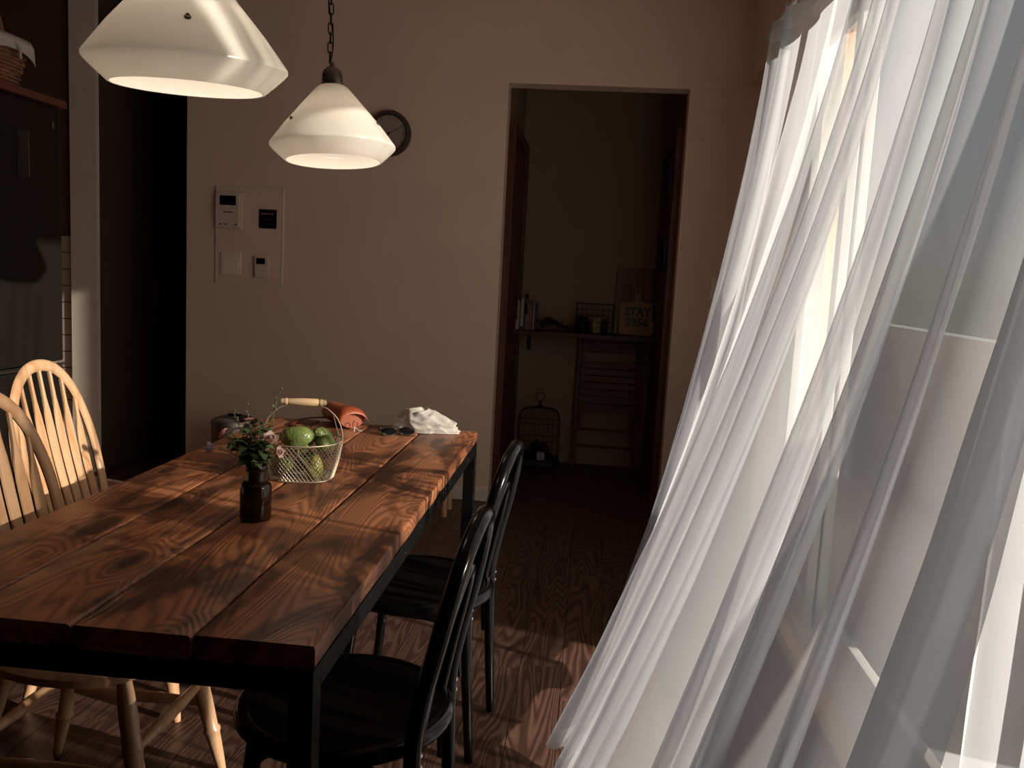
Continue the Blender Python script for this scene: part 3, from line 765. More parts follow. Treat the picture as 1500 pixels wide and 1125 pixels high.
sprig('pale_rose', 'larger pale pink rose low in the bouquet beside the basket', None, (0.040, -0.030), 0.070, 2, 'leaf', 0.03, ('rose', 'palepink', 0.026), 'flower', 50)
sprig('pale_rose', 'smaller pale pink flower drooping over the avocado', None, (0.052, -0.015), 0.042, 1, 'leaf', 0.03, ('rose', 'palepink', 0.020), 'flower', 51)
for k, (lx, ly, L_) in enumerate(((-0.055, -0.02, 0.085), (-0.010, -0.02, 0.118), (-0.085, 0.01, 0.078), (-0.040, 0.015, 0.10))):
    sprig('pink_flower', 'small rosy pink blossom among the bouquet leaves', 'small rosy pink blossoms', (lx, ly), L_, 2, 'leaf2', 0.02, ('small', 'pink', 0.014), 'flower', 60+k)
sprig('red_flower', 'small deep red blossom in the bouquet', None, (-0.098, 0.03), 0.070, 2, 'leaf', 0.02, ('small', 'red', 0.014), 'flower', 70)
sprig('lilac_flower', 'lilac flower hanging out sideways from the bouquet', None, (-0.105, -0.005), 0.040, 2, 'leaf', 0.022, ('rose', 'purple', 0.020), 'flower', 71)

# ------------------------------------------------------------------ wire basket and avocados
cx_, cy_ = -0.824, 2.452
bk = thing('wire_basket', 'round wire mesh basket with turned wooden handle, full of avocados', 'basket', (cx_, cy_, TZ), R(12))
RB, RT, HBK = 0.092, 0.116, 0.108
def bp(a, t):
    """basket wall: rounded square base opening to a round rim, bellied between pleats"""
    sq = 1/((abs(math.cos(a))**4+abs(math.sin(a))**4)**0.25)
    r = (RB*(1+(sq-1)*0.55))*(1-t)+RT*t
    r *= 1+0.03*math.sin(PI*t)
    return Vector((r*math.cos(a), r*math.sin(a), 0.003+HBK*t))
wm = MB(); NW = 56
for d in (1, -1):
    for k in range(NW):
        a0 = 2*PI*k/NW
        wm.tube([bp(a0+d*0.75*t/8, t/8) for t in range(9)], 0.00095, 3, False, False)
for k in range(-9, 10):
    for ax in (0, 1):
        q = k*0.0098; h = math.sqrt(max(0.0004, (RB*1.02)**2-q*q))
        a, b = ((q, -h, 0.003), (q, h, 0.003)) if ax else ((-h, q, 0.003), (h, q, 0.003))
        wm.tube([a, b], 0.00095, 3, False, False)
wo = wm.build('wire_mesh', 'brass_wire', bk); wo['kind'] = 'stuff'
MB().tube([bp(2*PI*k/48, 1) for k in range(48)], 0.0023, 8, True).build('rim', 'brass_wire', bk, True)
MB().tube([bp(2*PI*k/48, 0) for k in range(48)], 0.0016, 8, True).build('base_ring', 'brass_wire', bk, True)
for k in range(4):                                  # folded pleats: inverted V wires on each side
    ac = R(-90+90*k)
    for d in (-1, 1):
        MB().tube([bp(ac+d*0.62*t/6, 0.80*(1-t/6)) for t in range(7)], 0.0013, 6).build('pleat_wire', 'brass_wire', bk, True)
    MB().tube([bp(ac, 0.80), bp(ac, 1.0)], 0.0016, 6).build('pleat_wire', 'brass_wire', bk, True)
Hh = 0.222
hdl = None
for s in (-1, 1):
    hd = MB()
    hd.tube(spline([(s*RT*0.99, 0.0, HBK), (s*0.113, 0, HBK+0.03), (s*0.098, 0, HBK+0.068), (s*0.070, 0, HBK+0.095), (s*0.052, 0, HBK+0.103), (s*0.050, 0, Hh)], 6), 0.0019, 8)
    hd.tube(spline([(s*0.086, 0, HBK+0.083), (s*0.090, 0.030, HBK+0.050), (s*0.100, 0.056, HBK+0.004)], 5), 0.0014, 6)
    hd.tube([(s*RT-s*0.002+0.004*math.cos(t*PI/6), 0.004*math.sin(t*PI/6), HBK+0.004) for t in range(12)], 0.0012, 5, True)
    hdl = hd.build('handle_wire', 'brass_wire', bk, True)
gp = MB().lathe([(0.0005, -0.066), (0.007, -0.065), (0.009, -0.060), (0.0085, -0.056), (0.0105, -0.053), (0.0105, -0.048), (0.0080, -0.046), (0.0095, -0.042), (0.0115, 0), (0.0110, 0.040), (0.0085, 0.044), (0.0105, 0.047), (0.0105, 0.053), (0.0085, 0.056), (0.009, 0.060), (0.007, 0.065), (0.0005, 0.066)], 20,
          Matrix.Translation((0, 0, Hh)) @ Matrix.Rotation(R(90), 4, 'Y')).build('grip', 'grip', hdl, True, 50)
avm = MB().lathe([(0.0005, -0.050), (0.014, -0.048), (0.026, -0.040), (0.0335, -0.024), (0.035, -0.008), (0.032, 0.012), (0.026, 0.028), (0.019, 0.041), (0.012, 0.048), (0.0005, 0.051)], 28)
av_mesh = {}
def avo(label, mat, loc, rot, s=1.0, group=None):
    if mat not in av_mesh:
        o = MB().add(avm.v, avm.f).build('avocado', mat, None, True, 60); av_mesh[mat] = o.data
        st = MB().lathe([(0.0005, 0.049), (0.004, 0.050), (0.004, 0.053), (0.0025, 0.055), (0.0005, 0.055)], 10).build('stem_end', 'leaf2', o, True); av_mesh[mat+'s'] = st.data
    else:
        o = bpy.data.objects.new('avocado', av_mesh[mat]); COL.objects.link(o)
        st = bpy.data.objects.new('stem_end', av_mesh[mat+'s']); COL.objects.link(st); st.parent = o
    o.location = (cx_+loc[0], cy_+loc[1], TZ+loc[2]); o.rotation_euler = tuple(R(a) for a in rot); o.scale = (s, s, s)
    return tag(o, label, 'avocado', 'avocados in the wire basket')
avo('rough green avocado leaning low against the bottle side of the mesh', 'avo', (-0.046, -0.040, 0.041), (70, 20, 35), 0.90)
avo('glossy bright green avocado on top, nearest the roses', 'avo_bright', (-0.012, -0.004, 0.119), (80, 0, -70), 0.92)
avo('yellowish green avocado peeping out beside the bouquet', 'avo_yellow', (-0.056, 0.052, 0.104), (85, 0, 60), 0.74)
avo('dark green avocado resting at the rear under the handle', 'avo', (0.036, 0.064, 0.110), (60, 20, -20), 0.84)
avo('round green avocado on top beside the handle wire', 'avo', (0.068, -0.002, 0.100), (88, 0, 8), 0.80)
avo('small green avocado just below the rim behind the pleat', 'avo', (0.008, -0.066, 0.098), (85, 0, 80), 0.66)
avo('olive green avocado standing low behind the mesh, clear of the bottle', 'avo_yellow', (0.052, -0.046, 0.041), (8, 5, 0), 0.72)
avo('dark avocado at the very bottom of the basket', 'avo', (-0.005, 0.040, 0.040), (90, 0, 20), 0.95)

# ------------------------------------------------------------------ things at the end of the table
lc = thing('leather_pouch', 'rolled red-brown leather pouch with a key fob and strap', 'pouch', (-0.935, 3.285, TZ), R(-52))
vs_, fs = [], []; N = 16; S = 24
for i in range(N+1):
    t = i/N; r = 0.044*(0.90+0.10*math.sin(PI*t))
    for k in range(S):
        a = 2*PI*k/S; y_ = 1.25*r*math.cos(a); z_ = 0.039+0.9*r*math.sin(a)
        vs_.append((-0.13+0.20*t, y_+0.003*noise.noise(Vector((t*3, a, 1))), max(0.001, z_+0.004*noise.noise(Vector((t*4, a, 2))))))
for i in range(N):
    for k in range(S): fs.append((i*S+k, i*S+(k+1) % S, (i+1)*S+(k+1) % S, (i+1)*S+k))
fs.append(tuple(range(S-1, -1, -1))); fs.append(tuple(N*S+k for k in range(S)))
MB().add(vs_, fs).build('body', 'leather', lc, True, 60)
fl = MB(); vs_ = []; fs = []
for i in range(6):
    for k in range(13):
        a = R(10+160*k/12); rr_ = 0.0475
        vs_.append((0.015+0.075*i/5, 1.26*rr_*math.cos(a), 0.040+0.93*rr_*math.sin(a)-0.020*(max(0, i-2)/3)**2))
for i in range(5):
    for k in range(12): fs.append((i*13+k, i*13+k+1, (i+1)*13+k+1, (i+1)*13+k))
fo = fl.add(vs_, fs).build('flap', 'leather', lc, True, 180)
md = fo.modifiers.new('thick', 'SOLIDIFY'); md.thickness = 0.003
MB().tube([(0.098, 0.010*math.cos(t*PI/8), 0.022+0.014*math.sin(t*PI/8)) for t in range(16)], 0.0014, 6, True).build('key_ring', 'chrome', lc, True)
MB().tube(spline([(0.098, 0.0, 0.010), (0.108, 0.006, 0.004), (0.122, 0.003, 0.003), (0.130, 0.014, 0.0025)], 5), 0.0032, 6).build('key_fob', 'linen', lc, True)
MB().tube(spline([(0.098, -0.004, 0.012), (0.112, -0.008, 0.004), (0.128, -0.016, 0.003)], 5), 0.0024, 6).build('key_fob', 'palepink', lc, True)
st_pts = spline([(-0.125, -0.01, 0.012), (-0.13, -0.05, 0.014), (-0.145, -0.11, 0.009), (-0.10, -0.17, 0.006), (-0.04, -0.20, 0.006), (0.02, -0.17, 0.005)], 8)
MB().tube(st_pts, 0.011, 8, up=(0, 0, 1), flat=0.3).build('strap', 'leather_dark', lc, True)

sg = thing('sunglasses', 'folded black sunglasses lying beside the white cloth', 'sunglasses', (-0.700, 3.172, TZ), R(24))
for s in (-1, 1):
    T = Matrix.Translation((s*0.034, 0, 0.016)) @ Matrix.Rotation(R(28), 4, 'X') @ Matrix.Diagonal((1.24, 1.0, 1, 1))
    MB().lathe([(0.0005, 0.003), (0.012, 0.0025), (0.022, 0.0008), (0.0235, -0.0005), (0.0005, 0.0005)], 28, T).build('lens', 'screen', sg, True)
    ring = [T @ Vector((0.0242*math.cos(2*PI*k/32), 0.0242*math.sin(2*PI*k/32), 0)) for k in range(32)]
    MB().tube(ring, 0.0016, 7, True).build('rim', 'pewter', sg, True)
    MB().tube(spline([(s*0.062, 0.016, 0.024), (s*0.066, 0.024, 0.018), (s*0.040, 0.008+0.008*s, 0.008), (-s*0.020, -0.022+0.006*s, 0.004), (-s*0.060, -0.030+0.006*s, 0.003)], 6), 0.0018, 7).build('temple', 'pewter', sg, True)
MB().tube(spline([(-0.009, 0.008, 0.021), (0, 0.010, 0.024), (0.009, 0.008, 0.021)], 5), 0.0015, 6).build('bridge', 'pewter', sg, True)

NU, NV_ = 96, 40; vs_, fs = [], []                  # crumpled cloth heap: creased lobes over a flattened dome
for j in range(NV_+1):
    el = (PI/2)*j/NV_
    for i in range(NU):
        an = 2*PI*i/NU
        d = Vector((math.cos(an)*math.cos(el), math.sin(an)*math.cos(el), math.sin(el)))
        wq = Vector((noise.noise(d*1.4+Vector((3, 0, 0))), noise.noise(d*1.4+Vector((0, 7, 0))), noise.noise(d*1.4+Vector((0, 0, 9)))))
        q = d*1.15+wq*0.8
        r1 = 1-2.0*abs(noise.noise(q*1.25)); r2 = 1-2.0*abs(noise.noise(q*3.1+Vector((5, 5, 5))))
        rr_ = 0.70+0.20*r1+0.035*r2
        px_ = d.x*0.150*rr_*(1.0+0.35*noise.noise(Vector((math.cos(an)*1.3, math.sin(an)*1.3, 4))))
        hgt = 0.125*rr_*(0.80-0.35*d.x)
        vs_.append((px_, d.y*0.072*rr_, max(0.0015, d.z*hgt)))
for j in range(NV_):
    for i in range(NU): fs.append((j*NU+i, j*NU+(i+1) % NU, (j+1)*NU+(i+1) % NU, (j+1)*NU+i))
cl = MB().add(vs_, fs).build('crumpled_cloth', 'linen', None, True, 180)
cl.location = (-0.612, 3.292, TZ); cl.rotation_euler = (0, 0, R(4))
tag(cl, 'crumpled white cloth heaped on the end of the table', 'cloth')

# ------------------------------------------------------------------ fridge and its basket
fg = thing('refrigerator', 'tall dark grey two-door refrigerator with a display strip', 'refrigerator', (-2.57, 3.0, 0))
def fpart(n_, mt, x0, x1, y0, y1, z0, z1, bev=0.004, par=None):
    return MB().bx(x0+2.57, x1+2.57, y0-3.0, y1-3.0, z0, z1, bev).build(n_, mt, par or fg, False)
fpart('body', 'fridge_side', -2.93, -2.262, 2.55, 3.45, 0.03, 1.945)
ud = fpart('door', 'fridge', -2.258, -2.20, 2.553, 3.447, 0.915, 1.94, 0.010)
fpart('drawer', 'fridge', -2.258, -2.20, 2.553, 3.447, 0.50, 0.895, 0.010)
fpart('drawer', 'fridge', -2.258, -2.20, 2.553, 3.447, 0.08, 0.485, 0.010)
fpart('handle', 'chrome', -2.2, -2.185, 2.60, 3.44, 0.899, 0.909, 0.003, ud)
dsp = fpart('display', 'black', -2.202, -2.197, 3.172, 3.236, 1.645, 1.822, 0.002, ud)
fpart('display_screen', 'screen', -2.1975, -2.1955, 3.178, 3.228, 1.715, 1.79, 0.0, ud)
fpart('display_edge', 'pewter', -2.2, -2.195, 3.234, 3.239, 1.645, 1.822, 0.001, ud)
fpart('badge', 'pewter', -2.201, -2.197, 3.385, 3.402, 1.855, 1.885, 0.003, ud)
for (yy) in (2.62, 3.38): fpart('foot', 'black', -2.33, -2.29, yy-0.02, yy+0.02, 0.0, 0.03, 0.003)
for (yy) in (2.62, 3.38): fpart('foot', 'black', -2.89, -2.85, yy-0.02, yy+0.02, 0.0, 0.03, 0.003)
tbd = MB().bx(-2.94, -2.185, 2.53, 3.47, 1.945, 1.975, 0.004).build('wooden_board', 'redwood_y')
tag(tbd, 'red-brown wooden board laid on top of the refrigerator', 'board')
wk = thing('wicker_basket', 'brown wicker basket with white cloth liner on the refrigerator', 'basket', (-2.40, 3.19, 1.975))
def wkp(a, t, g=1.0):
    e = 3.5; r = 1/((abs(math.cos(a))**e+abs(math.sin(a))**e)**(1/e))
    return Vector(((0.125+0.035*t)*r*math.cos(a)*g, (0.150+0.035*t)*r*math.sin(a)*g, 0.006+0.165*t))
wv = MB()
for k in range(13):
    wv.tube([wkp(2*PI*q/64, k/12)*1.0 + Vector((math.cos(2*PI*q/64), math.sin(2*PI*q/64), 0))*0.004*math.sin(q*PI/2+(k % 2)*PI) for q in range(64)], 0.0072, 6, True)
wv.tube([wkp(2*PI*q/64, 0, 0.9) for q in range(64)], 0.007, 6, True)
wv.bx(-0.115, 0.115, -0.14, 0.14, 0.002, 0.010)
wv.build('woven_body', 'wicker', wk, True)
ln = MB(); vs_ = []; fs = []
ring_t = [(0.74, -0.10, 0.86), (1.0, 0.0, 1.0), (1.08, 0.012, 1.0), (1.13, -0.008, 1.0), (1.15, -0.040, 1.0)]
for (g, dz, tt) in ring_t:
    for q in range(64):
        a = 2*PI*q/64; p = wkp(a, 1.0, g*(0.94 if g < 1 else 1)); sc_ = 0.03*abs(math.sin(a*2))**3 if dz < -0.03 and g > 1 else 0
        vs_.append((p.x, p.y, p.z+0.008+dz-sc_))
for i in range(len(ring_t)-1):
    for q in range(64): fs.append((i*64+q, i*64+(q+1) % 64, (i+1)*64+(q+1) % 64, (i+1)*64+q))
lo = ln.add(vs_, fs).build('cloth_liner', 'linen', wk, True, 180)
md = lo.modifiers.new('thick', 'SOLIDIFY'); md.thickness = 0.003
MB().tube(spline([(0.0, -0.19, 0.15), (0, -0.185, 0.26), (0, -0.12, 0.36), (0, 0, 0.40), (0, 0.12, 0.36), (0, 0.185, 0.26), (0, 0.19, 0.15)], 7), 0.011, 8).build('handle', 'wicker', wk, True)
MB().tube(spline([(0.17, 0.0, 0.17), (0.19, 0.02, 0.15), (0.185, 0.035, 0.11)], 5), 0.006, 6).build('ribbon', 'linen', wk, True)

# ------------------------------------------------------------------ things on the back wall
def wallthing(name, label, cat, x0, x1, z0, z1, d, mat, bev=0.003):
    cx, cz = (x0+x1)/2, (z0+z1)/2
    o = thing(name, label, cat, (cx, YB, cz))
    MB().box((0, -d/2, 0), (x1-x0, d, z1-z0), None, bev).build('body', mat, o)
    return o
pn = thing('access_panel', 'flush painted access panel carrying the wall controls', 'panel', (-2.07, YB, 1.515))
MB().box((0, -0.004, 0), (0.405, 0.008, 0.575), None, 0.002).build('cover', 'wall', pn)
for (a, b, c, d) in ((-0.207, -0.2035, -0.29, 0.29), (0.2035, 0.207, -0.29, 0.29)): MB().bx(a, b, -0.0105, 0, c, d).build('frame_strip', 'trim', pn)
for (c, d) in ((-0.2915, -0.288), (0.288, 0.2915)): MB().bx(-0.207, 0.207, -0.0105, 0, c, d).build('frame_strip', 'trim', pn)
YP = YB-0.0085
ic = thing('intercom', 'white wall intercom with a dark screen', 'intercom', (-2.190, YP, 1.660))
MB().box((0, -0.012, 0), (0.160, 0.024, 0.215), None, 0.005).build('body', 'device', ic)
MB().box((-0.004, -0.0245, 0.057), (0.100, 0.003, 0.056), None, 0.001).build('screen', 'screen', ic)
MB().box((0.066, -0.025, -0.0), (0.010, 0.003, 0.195), None, 0.001).build('edge_strip', 'device_light', ic)
for q in range(7): MB().bx(-0.029+0.0082*q, -0.0232+0.0082*q, -0.0246, -0.0238, -0.016, -0.008+0.003*(q in (0, 4))).build('print_mark', 'leather_dark', ic)   # blurred maker's mark
for xx in (-0.048, -0.016, 0.045): MB().lathe([(0.0055, 0), (0.0055, 0.0012), (0.0005, 0.0016)], 12, Matrix.Translation((xx, -0.0238, -0.083)) @ FACE_CAM).build('key', 'iron', ic, True)
cd_ = thing('wall_card', 'small black square card with pink script and faint lines', 'card', (-1.955, YP, 1.620))
MB().box((0, -0.002, 0), (0.108, 0.004, 0.112), None, 0.001).build('card', 'screen', cd_)
MB().tube([(-0.042+0.076*q/60, -0.0046, 0.030+0.0065*math.sin(q*0.95)*(0.65+0.35*math.sin(q*0.37))) for q in range(61)], 0.0010, 5).build('script_line', 'pink', cd_, True)   # unreadable pink script
for zz in (-0.004, -0.010, -0.032): MB().bx(-0.038, 0.038, -0.0045, -0.004, zz, zz+0.0016).build('print_line', 'leather_dark', cd_)
sw = thing('light_switch', 'white double rocker light switch plate', 'switch', (-2.178, YP, 1.345))
MB().box((0, -0.005, 0), (0.126, 0.010, 0.130), None, 0.003).build('plate', 'device_light', sw)
MB().box((-0.026, -0.0115, 0.0), (0.046, 0.006, 0.078), Matrix.Rotation(R(4), 3, 'X'), 0.002).build('rocker', 'device_light', sw)
MB().box((0.026, -0.0115, 0.0), (0.046, 0.006, 0.078), Matrix.Rotation(R(-4), 3, 'X'), 0.002).build('rocker', 'device_light', sw)
tm = thing('thermostat', 'white thermostat with a small dark display', 'thermostat', (-1.985, YP, 1.338))
MB().box((0, -0.010, 0), (0.084, 0.020, 0.128), None, 0.004).build('body', 'device', tm)
MB().box((-0.004, -0.0205, 0.031), (0.054, 0.003, 0.036), None, 0.001).build('display', 'screen', tm)
for (xx, zz) in ((-0.024, -0.012), (0.0, -0.014), (0.022, -0.012), (-0.018, -0.036), (0.018, -0.036)):
    MB().lathe([(0.007, 0), (0.007, 0.002), (0.0005, 0.003)], 12, Matrix.Translation((xx, -0.0198, zz)) @ FACE_CAM).build('button', 'device_light', tm, True)
ck = thing('wall_clock', 'round wall clock with a dark rim behind the pendant lamp', 'clock', (-1.238, YB, 2.142))
T = Matrix.Rotation(R(90), 4, 'X')
MB().lathe([(0.128, 0.0), (0.130, 0.004), (0.130, 0.032), (0.124, 0.042), (0.112, 0.044), (0.104, 0.036), (0.102, 0.018), (0.0005, 0.018)], 64, T).build('rim', 'clock_rim', ck, True, 40)
MB().lathe([(0.1025, 0.018), (0.1025, 0.021), (0.0005, 0.021)], 48, T).build('face', 'clock_face', ck, True, 40)
for k in range(12):
    a = 2*PI*k/12
    MB().box((0.088*math.sin(a), -0.0215, 0.088*math.cos(a)), (0.004, 0.001, 0.012), Matrix.Rotation(a, 3, 'Y')).build('hour_mark', 'iron', ck)
for (a, L_, w_) in ((62, 0.078, 0.0035), (205, 0.052, 0.0055)):
    q = R(a); MB().box((L_*0.42*math.sin(q), -0.024-0.001*(w_ > 0.004), L_*0.42*math.cos(q)), (w_, 0.0012, L_), Matrix.Rotation(q, 3, 'Y')).build('hand', 'iron', ck)
MB().lathe([(0.006, 0.021), (0.006, 0.027), (0.0005, 0.028)], 14, T).build('hub', 'iron', ck, True)
ws_ = wallthing('wall_switch', 'pale switch plate on the wall beside the curtain', 'switch', 0.667, 0.752, 1.285, 1.415, 0.009, 'device_light')
MB().box((0, -0.0105, 0), (0.045, 0.005, 0.070), Matrix.Rotation(R(3), 3, 'X'), 0.0015).build('rocker', 'device_light', ws_)
lb = thing('low_cabinet', 'narrow dark wooden cabinet against the wall behind the curtain', 'cabinet', (0.675, YB-0.075, 0))
MB().bx(-0.108, 0.108, -0.055, 0.055, 0.02, 0.645, 0.003).build('body', 'shelf', lb)
MB().bx(-0.112, 0.112, -0.062, 0.058, 0.645, 0.662, 0.003).build('top', 'shelf', lb)
dd = MB().bx(-0.100, 0.100, -0.066, -0.056, 0.04, 0.63, 0.003).build('door', 'shelf', lb)
MB().lathe([(0.004, 0), (0.004, 0.01), (0.009, 0.013), (0.007, 0.020), (0.0005, 0.021)], 12, Matrix.Translation((-0.08, -0.066, 0.36)) @ FACE_CAM).build('knob', 'iron', dd, True)
for sx in (-1, 1):
    for sy in (-1, 1): MB().bx(sx*0.09-0.012, sx*0.09+0.012, sy*0.042-0.01, sy*0.042+0.01, 0, 0.02).build('foot', 'shelf', lb)
# bin and stool in front of the wall
bn = thing('pedal_bin', 'round dark steel bin with a black lid handle', 'bin', (-2.035, 4.83, 0))
MB().lathe([(0.118, 0), (0.122, 0.006), (0.122, 0.020), (0.126, 0.024), (0.130, 0.42), (0.130, 0.425)], 40).build('body', 'steel_bin', bn, True, 40)
lid = MB().lathe([(0.133, 0.418), (0.134, 0.430), (0.128, 0.445), (0.095, 0.460), (0.05, 0.468), (0.0005, 0.470)], 40).build('lid', 'steel_bin', bn, True, 40)
MB().bx(-0.040, 0.040, -0.010, 0.010, 0.466, 0.480, 0.004).build('lid_handle', 'black', lid)
MB().bx(-0.03, 0.03, -0.155, -0.115, 0.012, 0.022, 0.004).build('pedal', 'black', bn)
stl = thing('stool', 'small pale wooden stool near the wall past the table', 'stool', (-0.86, 4.78, 0))
MB().box((0, 0, 0.43), (0.30, 0.24, 0.03), None, 0.008).build('seat', 'windsor', stl)
for sx in (-1, 1):
    for sy in (-1, 1):
        MB().tube([(sx*0.105, sy*0.085, 0.0), (sx*0.095, sy*0.075, 0.42)], [0.017, 0.020], 8).build('leg', 'windsor', stl, True, 60)
    MB().tube([(sx*0.100, -0.078, 0.2), (sx*0.100, 0.078, 0.2)], 0.010, 8).build('stretcher', 'windsor', stl, True)

# ------------------------------------------------------------------ nook
shl = thing('wall_shelf', 'dark wooden shelf board across the back of the nook', 'shelf', ((NL+NR)/2, NB, 0.985))
MB().bx(-0.505, 0.505, -0.32, 0, -0.028, 0, 0.003).build('board', 'shelf', shl)
for sx in (-0.40, 0.40):
    MB().bx(sx-0.012, sx+0.012, -0.26, -0.02, -0.040, -0.028).bx(sx-0.012, sx+0.012, -0.02, 0, -0.16, -0.028).build('bracket', 'iron', shl)
SZ = 0.985
bks = [(0.024, 0.205, 0.15, (0.50, 0.40, 0.30), 'cream book at the door end of the shelf row'), (0.008, 0.195, 0.14, (0.18, 0.13, 0.10), 'thin brown booklet behind the cream book'), (0.021, 0.215, 0.15, (0.46, 0.42, 0.38), 'off-white book, tallest of the shelf row'),
       (0.010, 0.185, 0.14, (0.05, 0.04, 0.04), 'thin black book on the nook shelf'), (0.016, 0.110, 0.11, (0.22, 0.18, 0.18), 'shortest grey book on the nook shelf'), (0.012, 0.180, 0.14, (0.28, 0.13, 0.09), 'reddish book on the nook shelf'),
       (0.016, 0.185, 0.14, (0.34, 0.12, 0.08), 'brick red book on the nook shelf'), (0.006, 0.185, 0.14, (0.07, 0.05, 0.05), 'very thin dark booklet beside the red book'), (0.010, 0.188, 0.14, (0.46, 0.36, 0.34), 'thin pale book second from the open end of the row'), (0.012, 0.190, 0.14, (0.10, 0.075, 0.065), 'dark brown book at the open end of the shelf row')]
xb = -0.535
for i, (t, h, d, c, lab) in enumerate(bks):
    mc = plain('book_cover', c, 0.6, var=0.08, spec=0.3)
    o = thing('book', lab, 'book', (xb+t/2, 6.13, SZ), 0.0, 'books on the nook shelf')
    MB().bx(-t/2+0.0006, -t/2+0.0022, 0, d, 0, h).bx(t/2-0.0022, t/2-0.0006, 0, d, 0, h).bx(-t/2+0.0006, t/2-0.0006, -0.002, 0.002, 0, h, 0.0005).build('cover', mc, o)
    MB().bx(-t/2+0.0022, t/2-0.0022, 0.002, d-0.004, 0.003, h-0.003).build('pages', 'linen', o)
    xb += t+0.001
kn = thing('door_stop', 'dark cast finial standing on the books by the door', 'ornament', (-0.470, 6.20, SZ+0.2155))
MB().lathe([(0.012, 0.0), (0.012, 0.004), (0.005, 0.008), (0.012, 0.016), (0.014, 0.024), (0.006, 0.034), (0.0005, 0.036)], 14).build('finial', 'iron', kn, True)
dw = thing('dried_branch', 'dark dried branch lying on the shelf between books and wire basket', 'branch', (-0.26, 6.18, SZ))
MB().tube(spline([(-0.10, 0, 0.030), (-0.05, 0.01, 0.075), (0.0, 0.0, 0.060), (0.06, 0.01, 0.032), (0.14, -0.01, 0.012)], 6), [0.026-0.018*k/24 for k in range(25)], 9).build('trunk', 'dry', dw, True)
rnd = random.Random(5)
for k in range(12):
    x0_ = -0.09+0.018*k; a = rnd.uniform(0, 6.28)
    MB().tube(spline([(x0_, 0, 0.05-0.16*max(0, x0_)), (x0_+0.03*math.cos(a), 0.02*math.sin(a), 0.06+rnd.uniform(-0.02, 0.025)-0.2*max(0, x0_)), (x0_+0.06*math.cos(a), 0.035*math.sin(a), max(0.006, 0.05+rnd.uniform(-0.04, 0.03)-0.25*max(0, x0_)))], 4), [0.006-0.0045*q/8 for q in range(9)], 5).build('twig', 'dry', dw, True)
wb2 = thing('grid_basket', 'square black wire grid basket standing on the shelf', 'basket', (0.02, 6.18, SZ))
gw_ = MB()
for yy in (-0.055, 0.055):
    for k in range(8): gw_.tube([(-0.128+0.0366*k, yy, 0.003), (-0.128+0.0366*k, yy, 0.205)], 0.0017, 5)
    for k in range(6): gw_.tube([(-0.128, yy, 0.003+0.0404*k), (0.128, yy, 0.003+0.0404*k)], 0.0017, 5)
for xx in (-0.128, 0.128):
    for k in range(6): gw_.tube([(xx, -0.055, 0.003+0.0404*k), (xx, 0.055, 0.003+0.0404*k)], 0.0017, 5)
for k in range(8): gw_.tube([(-0.128+0.0366*k, -0.055, 0.003), (-0.128+0.0366*k, 0.055, 0.003)], 0.0017, 5)
gw_.build('wire_grid', 'iron', wb2)
fr_ = MB()
for yy in (-0.055, 0.055): fr_.tube([(-0.13, yy, 0.003), (-0.13, yy, 0.207), (0.13, yy, 0.207), (0.13, yy, 0.003)], 0.0034, 6, True)
fr_.build('frame', 'iron', wb2)
cn = thing('candle', 'yellowish pillar candle inside the wire grid basket', 'candle', (0.033, 6.17, SZ+0.006))
MB().lathe([(0.029, 0.0), (0.030, 0.002), (0.030, 0.098), (0.027, 0.102), (0.012, 0.099), (0.0005, 0.098)], 24).build('wax', 'candle', cn, True, 40)
MB().tube([(0, 0, 0.097), (0.001, 0, 0.108)], 0.0012, 6).build('wick', 'iron', cn)
jr = thing('dark_jar', 'squat black jar inside the wire grid basket', 'jar', (-0.062, 6.18, SZ+0.006))
MB().lathe([(0.038, 0), (0.042, 0.004), (0.042, 0.075), (0.034, 0.088), (0.032, 0.092)], 24).build('body', 'iron', jr, True, 40)
MB().lathe([(0.035, 0.091), (0.035, 0.108), (0.0005, 0.112)], 24).build('lid', 'iron', jr, True, 40)
sb = thing('dark_bottle', 'small dark bottle beside the candle in the wire grid basket', 'bottle', (0.093, 6.18, SZ+0.006))
MB().lathe([(0.020, 0), (0.022, 0.003), (0.022, 0.06), (0.010, 0.075), (0.009, 0.09)], 18).build('body', 'amber', sb, True, 40)
MB().lathe([(0.010, 0.088), (0.010, 0.102), (0.0005, 0.103)], 16).build('cap', 'black', sb, True, 40)
# boards leaning on the nook wall
tilt = Matrix.Rotation(R(-7), 4, 'X')
wbd = thing('rustic_board', 'tall rough wooden panel leaning behind the lettered cutting board', 'board', (0.312, 6.285, SZ)); wbd.rotation_euler = (R(-6), 0, 0)
for k in range(3):
    MB().bx(-0.150+0.1*k+0.0006, -0.050+0.1*k-0.0006, -0.009, 0.009, 0.0, 0.472-0.003*(k == 1), 0.002).build('plank', 'board', wbd)
cb = thing('cutting_board', 'paddle cutting board lettered STAY 3356 on the nook shelf', 'cutting board', (0.318, 6.222, SZ)); cb.rotation_euler = (R(-9), 0, 0)
poly = []
def arc(cx, cy, r, a0, a1, n_=6):
    for k in range(n_+1):
        a = R(a0+(a1-a0)*k/n_); poly.append((cx+r*math.cos(a), cy+r*math.sin(a)))
arc(0.097, 0.025, 0.023, -90, 0); arc(0.100, 0.215, 0.020, 0, 90); arc(0.045, 0.262, 0.027, -90, -180); 
poly += [(0.018, 0.285)]; arc(0.0, 0.312, 0.024, -40, 220, 12); poly += [(-0.018, 0.285)]
arc(-0.045, 0.262, 0.027, 0, -90); arc(-0.100, 0.215, 0.020, 90, 180); arc(-0.097, 0.025, 0.023, 180, 270)
